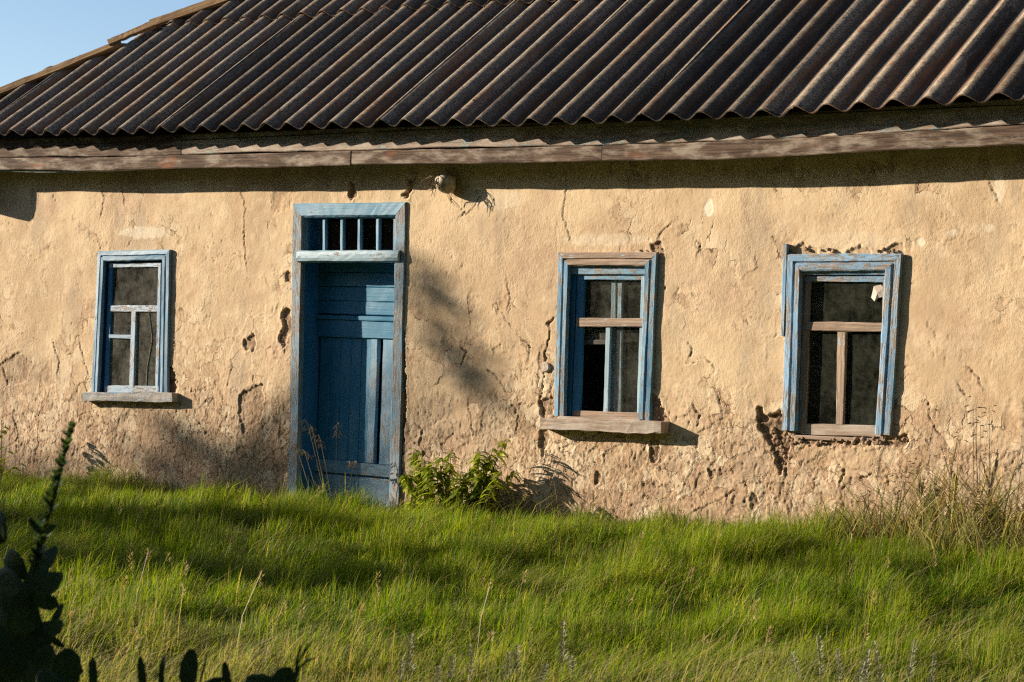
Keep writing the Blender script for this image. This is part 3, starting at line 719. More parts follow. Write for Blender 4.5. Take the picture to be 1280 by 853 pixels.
sill(w2, (675, 530), (826, 534.5), 15, -.10, .20, MT['bare'])
G = Geo(); G.board(unp(706, 524, .0), unp(808, 528, .0), .17, .02, n=(0, 0, 1)); G.build('inner_ledge', MT['bare'], w2)

# right window
w3 = lining('window', Q3, .085, .15, MT['brown'], mb=-.028); tag(w3, 'right window with flaking pale blue casing, bare brown sash and no sill')
casing(w3, Q3, .108, [MT['blue3']] * 3)
ys = .014
member(w3, 'head_board', (998, 338.5), (1112, 338.5), 11, .001, .02, MT['blue3'])
for nm, a, b, wp, mt in (('sash_rail', (1003, 349), (1108, 349), 7, 'blue3'), ('sash_rail', (1006, 408), (1107, 409), 11, 'brown'), ('sash_rail', (1001, 536.5), (1106, 539.5), 14, 'bare'),
                         ('frame_stile', (1001, 331), (996, 541), 9, 'blue3'), ('sash_stile', (1009, 345), (1002.5, 540), 7, 'brown'), ('sash_stile', (1108, 345), (1102, 543), 8, 'brown'), ('muntin', (1052, 413), (1049, 531), 10, 'brown')):
    member(w3, nm, a, b, wp, ys - (.008 if wp == 11 else 0), .030, MT[mt], jit=.0016)
yg = ys + .022
for c in (((1008, 350), (1107, 350), (1105, 407), (1006, 407)), ((1006, 411), (1052, 411), (1050, 535), (1001, 535)), ((1052, 411), (1106, 411), (1103, 537), (1050, 537))):
    pane(w3, c, yg, MT['glass3'])
G = Geo(); pp = [unp(*q, yg - .008) for q in ((1093, 358), (1101, 356), (1105, 360), (1104, 371), (1098, 373), (1094, 377), (1089, 372))]
pp = [p + Vector((0, random.uniform(-.012, .002), 0)) for p in pp]; cc = sum(pp, Vector()) / len(pp) - Vector((0, .008, 0))
G.add(pp + [cc], [(i, (i + 1) % 7, 7) for i in range(7)]); G.build('paper_scrap', MT['paper'], w3)
member(w3, 'side_lath', (981.5, 305), (977.5, 420), 5, -.03, .028, MT['blue3'])

# ---- door
door = lining('doorway', QD, .085, .30, MT['lining'], bottom=False)
tl, tr, bl, br = [Vector((p.x, .020, p.z)) for p in QD]
G = Geo(); ww = .105
prof = [(0, 0), (0, .03), (.008, .038), (ww - .014, .038), (ww, .024), (ww, 0)]
def dcase(p0, p1, mit, m, inward):
    G = Geo(); pr = [(a * inward, b) for a, b in prof]
    G.board(p0, p1, ww, .03, prof=pr if inward > 0 else pr[::-1], mitre=tuple(q * inward for q in mit), jit=.0012, seg=26); return G.build('casing', m, door)
def inw(p0, p1):
    sd = Vector((0, -1, 0)).cross((p1 - p0).normalized()); return 1 if sd.dot((tl + tr + bl + br) / 4 - p0) > 0 else -1
dcase(bl, tl, (0, 1), MT['doorjamb'], inw(bl, tl)); dcase(tl, tr, (1, 1), MT['doorframe'], inw(tl, tr)); dcase(tr, br, (1, 0), MT['doorjamb'], inw(tr, br))
ys = .02
member(door, 'transom_rail', (378, 270), (497, 269.5), 6, ys, .035, MT['doorframe'])
member(door, 'transom_stile', (381.5, 267), (381, 315), 4, ys, .035, MT['doorframe']); member(door, 'transom_stile', (494, 267), (493.5, 315), 5, ys, .035, MT['doorframe'])
for x in (405, 427, 448.7, 471.8): member(door, 'transom_muntin', (x, 272), (x - .3, 314), 3.6, ys, .032, MT['doorframe'])
xb = [382, 405, 427, 448.7, 471.8, 494]
for a, b in zip(xb[:-1], xb[1:]): pane(door, ((a, 271), (b, 271), (b, 314), (a, 314)), ys + .02, MT['glass0'])
p0, p1 = unp(370, 320.5, -.045), unp(497, 320, -.045)
hb = (unp(430, 328, -.045) - unp(430, 313, -.045)).length / 2
G = Geo(); G.board(p0 + Vector((0, .1, 0)), p1 + Vector((0, .1, 0)), .09, .1, prof=[(-hb, 0), (-hb, .075), (-hb * .8, .093), (-hb * .3, .1), (hb * .3, .1), (hb * .8, .093), (hb, .075), (hb, 0)], jit=.0015, seg=20)
G.build('transom_bar', MT['white'], door)
yd = .185
xl, xr = unp(394, 450, yd).x, unp(500, 450, yd).x
def dz(py): return unp(460, py, yd).z
def dx(px): return unp(px, 500, yd).x
G = Geo(); gx0, gx1 = unp(467.5, 500, yd + .05).x, unp(476.5, 500, yd + .05).x
slab(G, (xl - .03, yd + .045, -.1), (gx0, yd + .06, dz(318))); slab(G, (gx1, yd + .045, -.1), (xr + .06, yd + .06, dz(318)))
slab(G, (gx0, yd + .046, dz(424)), (gx1, yd + .059, dz(318))); slab(G, (gx0, yd + .046, -.1), (gx1, yd + .059, dz(577))); G.build('door_leaf', MT['doorblue'], door)
def dboard(name, x0, x1, z0, z1, t, mat, horiz):
    G = Geo(); yb = yd + .04
    if horiz: G.board((x0, yb, (z0 + z1) / 2), (x1, yb, (z0 + z1) / 2), z1 - z0, t, jit=.0012)
    else: G.board(((x0 + x1) / 2, yb, z0), ((x0 + x1) / 2, yb, z1), x1 - x0, t, jit=.0012)
    return G.build(name, mat, door)
def dx(px): return unp(px, 500, yd).x
zb = [dz(v) for v in (322, 341, 359, 377, 394)]
for a, b in zip(zb[1:], zb[:-1]): dboard('door_plank', xl, xr + .05, a + .002, b - .002, .028, MT['doorblue'], True)
dboard('ledge', xl, xr + .05, dz(401), dz(395.5), .052, MT['doorblue'], True)
dboard('lock_rail', xl, xr + .05, dz(423), dz(401.5), .040, MT['doorblue'], True)
pl = [dx(v) for v in (396, 409, 422, 435, 448, 459.5)]
for a, b in zip(pl[:-1], pl[1:]): dboard('door_plank', a + .001, b - .001, dz(579), dz(424), .022 + random.uniform(-.002, .002), MT['doorblue'], False)
dboard('door_strip', dx(460), dx(469), dz(579), dz(424), .034, MT['doorlow'], False)
dboard('door_stile', dx(476), xr + .05, dz(579), dz(424), .036, MT['doorlow'], False)
dboard('bottom_rail', xl, xr + .05, dz(595), dz(579.5), .036, MT['doorlow'], True)
dboard('kick_board', xl, xr + .05, -.09, dz(597.5), .040, MT['doorlow'], True)
G = Geo(); zt = unp(430, 319, .02).z; slab(G, (xl - .03, .058, zt - .02), (xr + .06, yd + .075, zt + .012)); G.build('door_head', MT['doorblue'], door)  # board added to keep sun through the transom off the leaf
G = Geo(); slab(G, (xl - .1, -.02, -.3), (xr + .1, .3, -.085)); G.build('threshold', MT['bare'], door)

# ---- eaves: fascia, upper lath board, soffit
def eave_board(name, x0, x1, yb, zlo, zhi, t, mat, seg=40):
    """a long board that follows the sagging eave"""
    G = Geo(); V = []; F = []; U = []; uo = random.uniform(0, 30); n_ = seg
    for i in range(n_ + 1):
        x = x0 + (x1 - x0) * i / n_; a = fz(x) + zlo + random.uniform(-.003, .003) + .004 * math.sin(x * 3.1 + zlo * 40); b = fz(x) + zhi + random.uniform(-.003, .002); w_ = random.uniform(-.0015, .0015)
        pr = [(yb, a), (yb - t + .004 + w_, a), (yb - t + w_, a + .006), (yb - t + w_, b - .006), (yb - t + .004 + w_, b), (yb, b)]
        V += [(x, y_, z_) for y_, z_ in pr]
    vv = [0, t, t + .005, t + .005 + zhi - zlo, t + .01 + zhi - zlo, 2 * t + .02 + zhi - zlo, 2 * t + .02 + 2 * (zhi - zlo)]
    for i in range(n_):
        for j in range(6):
            F.append((i * 6 + j, (i + 1) * 6 + j, (i + 1) * 6 + (j + 1) % 6, i * 6 + (j + 1) % 6))
            u0 = (x1 - x0) * i / n_ + uo; u1 = (x1 - x0) * (i + 1) / n_ + uo
            U.append([(u0, vv[j] + uo), (u1, vv[j] + uo), (u1, vv[j + 1] + uo), (u0, vv[j + 1] + uo)])
    F.append(tuple(range(6))); U.append([(0, 0)] * 6); F.append(tuple(n_ * 6 + j for j in range(6))[::-1]); U.append([(0, 0)] * 6)
    G.add(V, F, U); return G.build(name, mat, house)
xa, xb_, xc = unp(438, 200, -O_F).x, unp(752, 195, -O_F).x, 9.5
eave_board('fascia_board', -5.62, xa - .002, -O_F + .03, 0, .105, .03, MT['fascia'])
eave_board('fascia_board', xa + .002, xb_ - .003, -O_F + .034, 0.002, .105, .03, MT['fascia'], 24)
eave_board('fascia_board', xb_ + .003, xc, -O_F + .03, 0, .11, .03, MT['fascia'], 60)
eave_board('eave_lath', -5.62, unp(226, 180, -O_F).x - .002, -O_F + .028, .111, .27, .025, MT['fascia'])
eave_board('eave_lath', unp(226, 180, -O_F).x + .002, 9.5, -O_F + .030, .113, .27, .025, MT['fascia_top'], 60)
G = Geo(); V = []; F = []; U = []; nn = 40
for i in range(nn + 1):
    x = -5.6 + 15.0 * i / nn; sag = -.03 * math.exp(-((x + 3.2) / 1.2) ** 2) + .015
    V += [(x, -O_F - .0 + .028, fz(x) + sag), (x, .02, fz(x) + sag + .02), (x, .02, fz(x) + sag + .042), (x, -O_F + .028, fz(x) + sag + .022)]
for i in range(nn):
    for j in range(4): F.append((i * 4 + j, i * 4 + (j + 1) % 4, (i + 1) * 4 + (j + 1) % 4, (i + 1) * 4 + j)); u0, u1 = 15 * i / nn, 15 * (i + 1) / nn; U.append([(u0, j * .25), (u0, j * .25 + .25), (u1, j * .25 + .25), (u1, j * .25)])
G.add(V, F, U); G.build('soffit_board', MT['soffit'], house)
# unseen board, added below the left eave to shade the wall's top left
spot = unp(16, 264); k_ = (O_F + .02) / LDIR.y
tip = spot - LDIR * k_
G = Geo(); cx_, cz_ = tip.x, tip.z
hw = .30
prof_ = [(cx_ - hw, fz(cx_) + .06), (cx_ + hw - .02, fz(cx_) + .06), (cx_ + hw - .02, cz_ + .02), (cx_ + hw - .05, cz_ - .06), (cx_ + hw - .11, cz_ - .085), (cx_ + .02, cz_ - .06), (cx_ - hw, cz_ - .0)]
nP = len(prof_)
G.add([(a, -O_F - .004, b) for a, b in prof_] + [(a, -O_F - .03, b) for a, b in prof_], [tuple(range(nP))[::-1], tuple(range(nP, 2 * nP))] + [(i, (i + 1) % nP, nP + (i + 1) % nP, nP + i) for i in range(nP)])
G.build('eave_shadow_board', MT['fascia'], house)

# ---- roof
nrm = Vector((0, -TS, 1)).normalized(); sl_len = math.hypot(1, TS)
def roofpt(x, v, h):                     # v metres up the slope from the eave, h metres off the sheet plane
    return Vector((x, -O_R + v / sl_len, float(rz(x)) + .02 + v * TS / sl_len)) + nrm * h
# where the hip crosses: photo points on the roof plane
def unp_roof(px, py, h=0.0):
    dd = ray(px, py); z0 = RZM + .02 + h * sl_len
    # z - z0 = TS*(y+O_R)
    t = (z0 + TS * (CAM.y + O_R) - CAM.z) / (dd.z - TS * dd.y)
    return CAM + dd * t
hA, hB = unp_roof(0, 118), unp_roof(300, -3)
hk = (hB.x - hA.x) / (hB.y - hA.y)
def hip_x(y): return hA.x + (y - hA.y) * hk
def hip_v(x): return ((x - hA.x) / hk + hA.y + O_R) * sl_len
RIDGE_Y = HD / 2
VTOP = (RIDGE_Y + O_R) * sl_len
roofb = Geo()
zc = float(np.mean(RZ)) + .0
rx0 = hip_x(-O_R); rr = hip_x(RIDGE_Y); zr_ = RZM - .05 + TS * (RIDGE_Y + O_R)
e0 = RZM - .05
# left hip slope, rear slope, and boarding under the front sheets
roofb.add([(rx0, -O_R, e0), (rx0, HD + O_R, e0), (rr, RIDGE_Y, zr_)], [(0, 2, 1)])
roofb.add([(rx0, HD + O_R, e0), (9.9, HD + O_R, e0), (9.9, RIDGE_Y, zr_), (rr, RIDGE_Y, zr_)], [(0, 3, 2, 1)])
roofb.add([(rx0 + 1.0, -O_R + .16, e0 + .04), (9.9, -O_R + .16, e0 + .04), (9.9, RIDGE_Y, zr_ - .04), (rr + .5, RIDGE_Y, zr_ - .04)], [(0, 1, 2, 3)])
roofb.add([(9.85, -O_R + .1, e0), (9.85, HD + O_R, e0), (9.85, RIDGE_Y, zr_)], [(0, 1, 2)])
roof = roofb.build('roof', MT['roof'], house)
bx = [unp(p, q, -O_R).x for p, q in ((446, 155), (602, 155), (775, 152), (962, 142), (1160, 132))]
PITCH = (bx[-1] - bx[0]) / 20.0
print('PITCH', PITCH, [round((b - a) / 5, 3) for a, b in zip(bx[:-1], bx[1:])], 'hip', hA, hB, hk)
ov = [unp_roof(*p) for p in ((327, 30), (452, 21), (602, 11), (767, 1))]
print('overlap y', [p.y for p in ov])
VROW = (float(np.mean([p.y for p in ov])) + O_R) * sl_len
def sheet(x_start, waves, v0, v1, lift, amp=.030, trim=False):
    G = Geo(); npw = 12; nu = waves * npw; nv = max(3, int((v1 - v0) / .16))
    ph = random.uniform(0, 9); tilt = random.uniform(-.006, .006); eave = random.uniform(-.012, .012)
    cols = []
    uo = (random.uniform(0, 20), random.uniform(0, 20))
    for i in range(nu + 1):
        x = x_start + PITCH * i / npw
        a0, a1 = v0 + (eave if v0 <= 0 else 0), v1
        if trim:
            wv = math.floor((x - x_start) / PITCH + .25)
            lim = hip_v(x) - .20 - .10 * (((wv * 37 + int(x_start * 10)) % 7) / 7.0)
            a1 = min(a1, lim)
            if a1 < a0 + .03: cols.append(None); continue
        cols.append((x, a0, a1))
    V = []; CR = []; index = {}
    for i, c in enumerate(cols):
        if c is None: continue
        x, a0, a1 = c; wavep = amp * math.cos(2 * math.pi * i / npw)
        for j in range(nv + 1):
            v = a0 + (a1 - a0) * j / nv
            h = wavep + lift + tilt * (i / nu - .5) + .003 * math.sin(ph + v * 2.1 + i * .05) + random.uniform(-.0006, .0006) + (.010 * (1 - (v - v0) / max(.1, v1 - v0)) if v0 > 0 else 0)
            p = roofpt(x, v, h); index[(i, j, 0)] = len(V); V.append(p)
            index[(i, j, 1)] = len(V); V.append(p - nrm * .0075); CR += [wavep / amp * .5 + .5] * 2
    F = []; U = []
    def q(a, b, c_, d_, uvs): F.append((a, b, c_, d_)); U.append(uvs)
    for i in range(nu):
        if cols[i] is None or cols[i + 1] is None: continue
        for j in range(nv):
            u = [(uo[0] + jj * (v1 - v0) / nv, uo[1] + ii * PITCH / npw) for ii, jj in ((i, j), (i + 1, j), (i + 1, j + 1), (i, j + 1))]
            q(index[i, j, 0], index[i + 1, j, 0], index[i + 1, j + 1, 0], index[i, j + 1, 0], u)
            q(index[i, j, 1], index[i, j + 1, 1], index[i + 1, j + 1, 1], index[i + 1, j, 1], u)
        for j in (0, nv):
            q(index[i, j, 0], index[i, j, 1], index[i + 1, j, 1], index[i + 1, j, 0], [(uo[0], uo[1])] * 4)
    for i in range(nu + 1):
        if cols[i] is None: continue
        if i == 0 or cols[i - 1] is None or i == nu or cols[i + 1 if i < nu else i] is None:
            for j in range(nv): q(index[i, j, 0], index[i, j + 1, 0], index[i, j + 1, 1], index[i, j, 1], [(uo[0], uo[1])] * 4)
    if not F: return None
    G.add(V, F, U)
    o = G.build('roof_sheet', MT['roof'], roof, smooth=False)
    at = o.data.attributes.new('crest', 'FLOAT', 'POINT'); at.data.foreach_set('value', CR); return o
def smooth_sheet(o):
    if o is None: return
    me = o.data; me.polygons.foreach_set('use_smooth', [True] * len(me.polygons)); me.set_sharp_from_angle(angle=R(50))
k0 = -6
for kk in range(k0, 9):
    xs0 = bx[0] + kk * 5 * PITCH
    for row, (v0, v1) in enumerate(((0, VROW + .12), (VROW, VROW + 1.75), (VROW + 1.65, VTOP + .02))):
        if v0 > VTOP: continue
        x_s = xs0
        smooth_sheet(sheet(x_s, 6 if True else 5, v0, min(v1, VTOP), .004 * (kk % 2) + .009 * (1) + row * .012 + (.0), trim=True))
# hip boards lying over the ragged sheet ends
def hip_pt(px, py, h): return unp_roof(px, py, h)
for (a, b, w_, h0, h1) in (((-60, 140.5), (152, 55), .080, .09, .10), ((136, 55.5), (194, 31), .085, .13, .13), ((188, 31.5), (330, -16), .095, .11, .11)):
    G = Geo(); p0, p1 = hip_pt(*a, h0), hip_pt(*b, h1)
    nn_ = Vector((0, -.88, .48))
    G.board(p0, p1, w_, .026, n=nn_, jit=.003, seg=16); G.build('hip_board', MT['hip'], roof)

G = Geo()
for kk in range(-24, 46):
    for v in (.16, .22, VROW - .1, VROW + .05):
        x = bx[0] + kk * PITCH + random.uniform(-.012, .012)
        if random.random() < .45 or hip_v(x) - .35 < v or v > VTOP: continue
        c = roofpt(x, v + random.uniform(-.05, .05), .036 if v < 1 else .05); a_ = Vector((1, 0, 0)); b_ = nrm.cross(a_); r_ = .011
        ring = [c + a_ * r_ * math.cos(t) + b_ * r_ * math.sin(t) for t in np.linspace(0, 2 * math.pi, 6, endpoint=False)]
        G.add(ring + [c + nrm * .008], [(i, (i + 1) % 6, 6) for i in range(6)])
tag(G.build('roof_nails', MT['iron'], roof), kind='stuff')

# ------------------------------------------------------------------ fitting under the eave
pc = unp(556, 229, -.07)
fit = empty('wall_fitting', pc, 'round pale dome shaped fitting with dry twigs on the wall under the eave', 'fitting')
G = Geo(); ax_ = Vector((-.12, -.85, -.50)).normalized(); s1 = ax_.cross(Vector((0, 0, 1))).normalized(); s2 = s1.cross(ax_)
rings = [(-.03, .02), (-.03, .075), (.0, .084), (.02, .082), (.045, .072), (.068, .052), (.082, .028), (.087, .002)]
V = []
for h_, r_ in rings:
    for j in range(20):
        t = j * math.pi / 10; rr_ = r_ * (1 + .05 * math.sin(3 * t + 1) + random.uniform(-.02, .02)); V.append(ax_ * (h_ - .02) + s1 * rr_ * math.cos(t) + s2 * rr_ * math.sin(t))
F = [(i * 20 + j, i * 20 + (j + 1) % 20, (i + 1) * 20 + (j + 1) % 20, (i + 1) * 20 + j) for i in range(len(rings) - 1) for j in range(20)] + [tuple(range(20))[::-1]]
G.add(V, F); G.build('dome', MT['enamel'], fit, smooth=True)
G = Geo(); G.tube([(0.0, .01, .0), (.01, .05, .01), (.01, .10, .03)], .014, 7); G.build('bracket', MT['iron'], fit)
G = Geo()
for i in range(26):
    a = Vector((random.uniform(-.09, -.005), random.uniform(-.11, -.05), random.uniform(-.03, .08))); dirv = Vector((random.uniform(-.6, .2), random.uniform(-.5, .1), random.uniform(-1, .1))).normalized()
    Ln = random.uniform(.04, .11); b_ = a + dirv * Ln * .5 + Vector((random.uniform(-.012, .012), 0, 0)); G.tube([a, b_, a + dirv * Ln + Vector((random.uniform(-.02, .02), 0, 0))], [.0032, .0025, .001], 4)
G.tube([(.03, -.01, -.06), (.045, .03, -.11), (.09, .055, -.16)], .0025, 4); G.tube([(.06, .03, .02), (.10, .05, -.03), (.12, .055, -.045), (.15, .06, -.04), (.16, .06, -.005)], .003, 4)
tag(G.build('dry_twigs', MT['twig'], fit), kind='stuff')

# ------------------------------------------------------------------ grass
def project(P):
    q = P - np.array(CAM); Zc = q @ np.array(FWD); return 640 + FPX * (q @ np.array(RT)) / Zc, 426.5 - FPX * (q @ np.array(UP)) / Zc, Zc
def blades(P, h, w, th, bend, tint, name, mat, tipdry=0.12):
    """P base points; every blade is 2 quads and a tip triangle"""
    n = len(P); ld = np.stack([np.cos(th), np.sin(th), np.zeros(n)], 1)
    fa = rng.uniform(0, 2 * np.pi, n); side = np.stack([np.cos(fa), np.sin(fa), np.zeros(n)], 1)
    # keep the flat of a blade roughly across its lean
    pr = np.stack([-np.sin(th), np.cos(th), np.zeros(n)], 1); side = side * .5 + pr * .8; side /= np.linalg.norm(side, axis=1)[:, None]
    V = np.empty((n, 7, 3)); C = np.empty((n, 7, 4), np.float32); C[..., 3] = 1
    for k, (t, wk) in enumerate(((0, .8), (.38, 1.0), (.74, .62))):
        c = P + ld * (h * bend * t ** 1.8)[:, None]; c[:, 2] += h * t * (1 - .42 * bend * t * t)
        V[:, 2 * k] = c - side * (w * wk / 2)[:, None]; V[:, 2 * k + 1] = c + side * (w * wk / 2)[:, None]
        C[:, 2 * k, :3] = tint; C[:, 2 * k + 1, :3] = tint
    c = P + ld * (h * bend)[:, None]; c[:, 2] += h * (1 - .42 * bend); V[:, 6] = c
    C[:, 6, :3] = tint * (1 - tipdry) + np.array([.30, .25, .09]) * tipdry
    b = (np.arange(n) * 7)[:, None]
    fl = (b + np.array([[0, 1, 3, 2, 2, 3, 5, 4, 4, 5, 6]])).ravel()
    me = mesh_np(name, V.reshape(-1, 3), fl, np.tile([4, 4, 3], n), True)
    at = me.attributes.new('tint', 'FLOAT_COLOR', 'POINT'); at.data.foreach_set('color', C.ravel())
    return me
WIND = math.atan2(R0.y, R0.x)            # blades lean to the picture's right
def scatter(n, zmin, zmax, margin):
    Zc = np.sqrt(rng.uniform(zmin ** 2, zmax ** 2, n)); l = rng.uniform(-1, 1, n) * (.262 * Zc + margin)
    x = CAM.x + FWD.x * Zc + R0.x * l; y = CAM.y + FWD.y * Zc + R0.y * l
    ok = y < -.03
    return x[ok], y[ok]
def tints(x, y, dry, tc):
    n = len(x); a = rng.random((n, 1)); nz = (fbm(x * .8, y * .8, 3, 101)[:, None] + 1) / 2; n2 = (fbm(x * 2.6, y * 2.6, 2, 105)[:, None] + 1) / 2
    g1 = np.array([.050, .114, .003]); g2 = np.array([.205, .275, .005]); g3 = np.array([.33, .31, .045])
    t = np.clip(.12 + .8 * (nz - .5) + .4 * (n2 - .5) + .45 * a + .45 * (tc[:, None] - .4), 0, 1); c = g1 * (1 - t) + g2 * t
    c = np.where(rng.random((n, 1)) < .16 + .25 * np.clip(nz - .5, 0, 1), g3 * rng.uniform(.7, 1.2, (n, 1)), c)
    st = np.array([.36, .29, .14]) * rng.uniform(.6, 1.1, (n, 1)); return np.where(rng.random((n, 1)) < dry[:, None], st, c) * rng.uniform(.8, 1.2, (n, 1))
def tufts(x, y, f):
    """offset from the nearest tussock centre, its distance and a random number of its own"""
    xi = np.floor(x * f).astype(int); yi = np.floor(y * f).astype(int); best = np.full(len(x), 9.0); ox = np.zeros(len(x)); oy = np.zeros(len(x)); tc = np.zeros(len(x))
    for i in (-1, 0, 1):
        for j in (-1, 0, 1):
            hh = _P[_P[(xi + i) & 255] + ((yi + j) & 255)]; h2 = _P[hh + 77]
            ddx = x * f - (xi + i + hh / 255.0); ddy = y * f - (yi + j + h2 / 255.0); q = np.hypot(ddx, ddy); m = q < best
            best = np.where(m, q, best); ox = np.where(m, ddx, ox); oy = np.where(m, ddy, oy); tc = np.where(m, _P[h2 + 19] / 255.0, tc)
    return ox, oy, best, tc
def lawn(n, zmin, zmax, margin, name):
    x, y = scatter(n, zmin, zmax, margin); z = gz(x, y); P = np.stack([x, y, z - .01], 1)
    px, py, Zc = project(P)
    tuft = fbm(x * 1.5, y * 1.5, 3, 111); t2 = fbm(x * 5.5, y * 5.5, 2, 113)
    h = .135 + .13 * tuft + .06 * t2 + rng.normal(0, .03, len(x)); h = np.clip(h, .04, .42)
    h *= np.where(y > -.5, 1.0 + .25 * sstep(2.5, 5, x), 1.0)
    h *= 1 - .25 * sstep(9.6, 8.2, Zc)
    tx, ty, td, tc = tufts(x, y, 3.4)
    h *= (1.25 - .75 * np.clip(td, 0, 1)) * (.65 + .7 * tc)
    wth = WIND + 1.6 * fbm(x * .9, y * .9, 3, 117)
    th = np.arctan2(.9 * ty + .55 * np.sin(wth), .9 * tx + .55 * np.cos(wth)) + rng.normal(0, .8, len(x))
    bend = np.clip(.30 + .55 * td + .4 * fbm(x * 1.2, y * 1.2, 2, 119) + rng.normal(0, .25, len(x)), .05, 1.2)
    flat = rng.random(len(x)) < .07; bend = np.where(flat, rng.uniform(1.1, 1.9, len(x)), bend)
    front = sstep(9.9, 8.0, Zc); lf = sstep(700, 250, px)
    dry = np.clip(.06 + .26 * front + .30 * front * lf + .20 * np.clip(fbm(x * 1.1, y * 1.1, 3, 121), 0, 1), 0, .8)
    w = rng.uniform(.0018, .0042, len(x)); w = np.where(rng.random(len(x)) < .08, w * 1.9, w)
    dry = np.where(flat, np.maximum(dry, .5), dry)
    return P, h, w, th, bend, tints(x, y, dry, tc)
def fringe(n):
    x = rng.uniform(-4.6, 5.8, n); y = -.03 - rng.exponential(.07, n); m = fbm(x * 1.9, y * 0, 3, 131); k_ = rng.random(n) < .35 + .9 * m; x = x[k_]; y = y[k_]; m = m[k_]; n = len(x)
    tn = np.array([(.30, .22, .12), (.16, .10, .06), (.10, .13, .02), (.14, .17, .02), (.40, .31, .18)])[rng.integers(0, 5, n)] * rng.uniform(.7, 1.2, (n, 1))
    return np.stack([x, y, gz(x, y) - .01], 1), np.clip(rng.gamma(3, .05, n) * (.7 + m), .04, .5), rng.uniform(.0015, .0045, n), rng.uniform(0, 2 * np.pi, n), np.clip(rng.normal(.5, .3, n), .05, 1.3), tn
def hay(n):
    x, y = scatter(n, 7.2, 17, .2); m = fbm(x * 1.1, y * 1.1, 3, 141) + .4 * sstep(9.5, 8, (x - CAM.x) * FWD.x + (y - CAM.y) * FWD.y); k_ = rng.random(len(x)) < sstep(.05, .5, m); x = x[k_]; y = y[k_]; n = len(x)
    tn = np.array([(.40, .34, .16), (.30, .30, .10), (.22, .26, .05), (.46, .38, .22)])[rng.integers(0, 4, n)] * rng.uniform(.75, 1.15, (n, 1))
    return np.stack([x, y, gz(x, y)], 1), rng.uniform(.22, .42, n), rng.uniform(.0014, .003, n), WIND + rng.normal(0, .55, n), rng.uniform(.7, 1.5, n), tn
parts = [hay(20000), lawn(460000, 7.0, 19.5, .25, 'a'), lawn(26000, 3.0, 22, 5.0, 'b'), fringe(9000)]
P, h, w, th, bend, tn = [np.concatenate([a[i] for a in parts]) for i in range(6)]
tag(link('grass', blades(P, h, w, th, bend, tn, 'grass', MT['grass']), MT['grass']), 'fine green meadow grass covering the yard before the house', 'grass', kind='stuff')
print('blades', len(P))

# flowering stalks standing out of the grass
def stalks(n, zmin, zmax, fn):
    G_v = []; G_f = []; G_l = []; C = []
    x, y = scatter(n, zmin, zmax, .2); z = gz(x, y)
    for i in range(len(x)):
        if not fn(x[i], y[i]): continue
        H = random.uniform(.18, .38); a = WIND + random.gauss(0, .7); le = random.uniform(.08, .4) * H; wd = .0014
        tint = random.choice(((.40, .31, .17), (.46, .36, .22), (.30, .27, .10), (.36, .24, .15)))
        b0 = len(G_v); ld = (math.cos(a), math.sin(a)); sd = (-math.sin(a) * wd, math.cos(a) * wd)
        for t in (0, .5, 1.0):
            c = (x[i] + ld[0] * le * t * t, y[i] + ld[1] * le * t * t, z[i] + H * t)
            G_v += [(c[0] - sd[0], c[1] - sd[1], c[2]), (c[0] + sd[0], c[1] + sd[1], c[2])]; C += [tint, tint]
        G_f += [b0, b0 + 1, b0 + 3, b0 + 2, b0 + 2, b0 + 3, b0 + 5, b0 + 4]; G_l += [4, 4]
        hl = random.uniform(.035, .085); m = 12
        for q in range(m):
            s_ = q / m; c0 = Vector((x[i] + ld[0] * le * (1 - .3 * s_ * hl), y[i] + ld[1] * le, z[i] + H - hl * s_))
            r_ = .004 + .010 * math.sin(math.pi * (s_ * .8 + .12)); an = random.uniform(0, 6.28)
            o = Vector((math.cos(an) * r_, math.sin(an) * r_, .006)); b0 = len(G_v); e = Vector((-math.sin(an), math.cos(an), 0)) * .0028
            G_v += [tuple(c0), tuple(c0 + o * .6 - e), tuple(c0 + o * 1.3 + Vector((0, 0, .008))), tuple(c0 + o * .6 + e)]; C += [tint] * 4
            G_f += [b0, b0 + 1, b0 + 2, b0 + 3]; G_l += [4]
    me = mesh_np('flowering_grass', G_v, G_f, G_l, True)
    at = me.attributes.new('tint', 'FLOAT_COLOR', 'POINT'); at.data.foreach_set('color', np.array([(*c, 1) for c in C], np.float32).ravel())
    return me
def fn(x, y):
    Zc = (x - CAM.x) * FWD.x + (y - CAM.y) * FWD.y; px = project(np.array([[x, y, 0.0]]))[0][0]; return random.random() < ((.55 if px < 620 else .22) if Zc < 9.6 else (.12 if px < 500 else .05))
tag(link('flowering_grass', stalks(560, 7.3, 16, fn), MT['reed']), 'thin straw coloured flowering stalks scattered through the grass', 'grass', kind='stuff')

# ------------------------------------------------------------------ plants by the wall
def ground_at(px, y):                    # a point on the ground by the wall, at photo column px and distance y from the wall
    p = unp(px, 600, y); return Vector((p.x, y, gzs(p.x, y)))
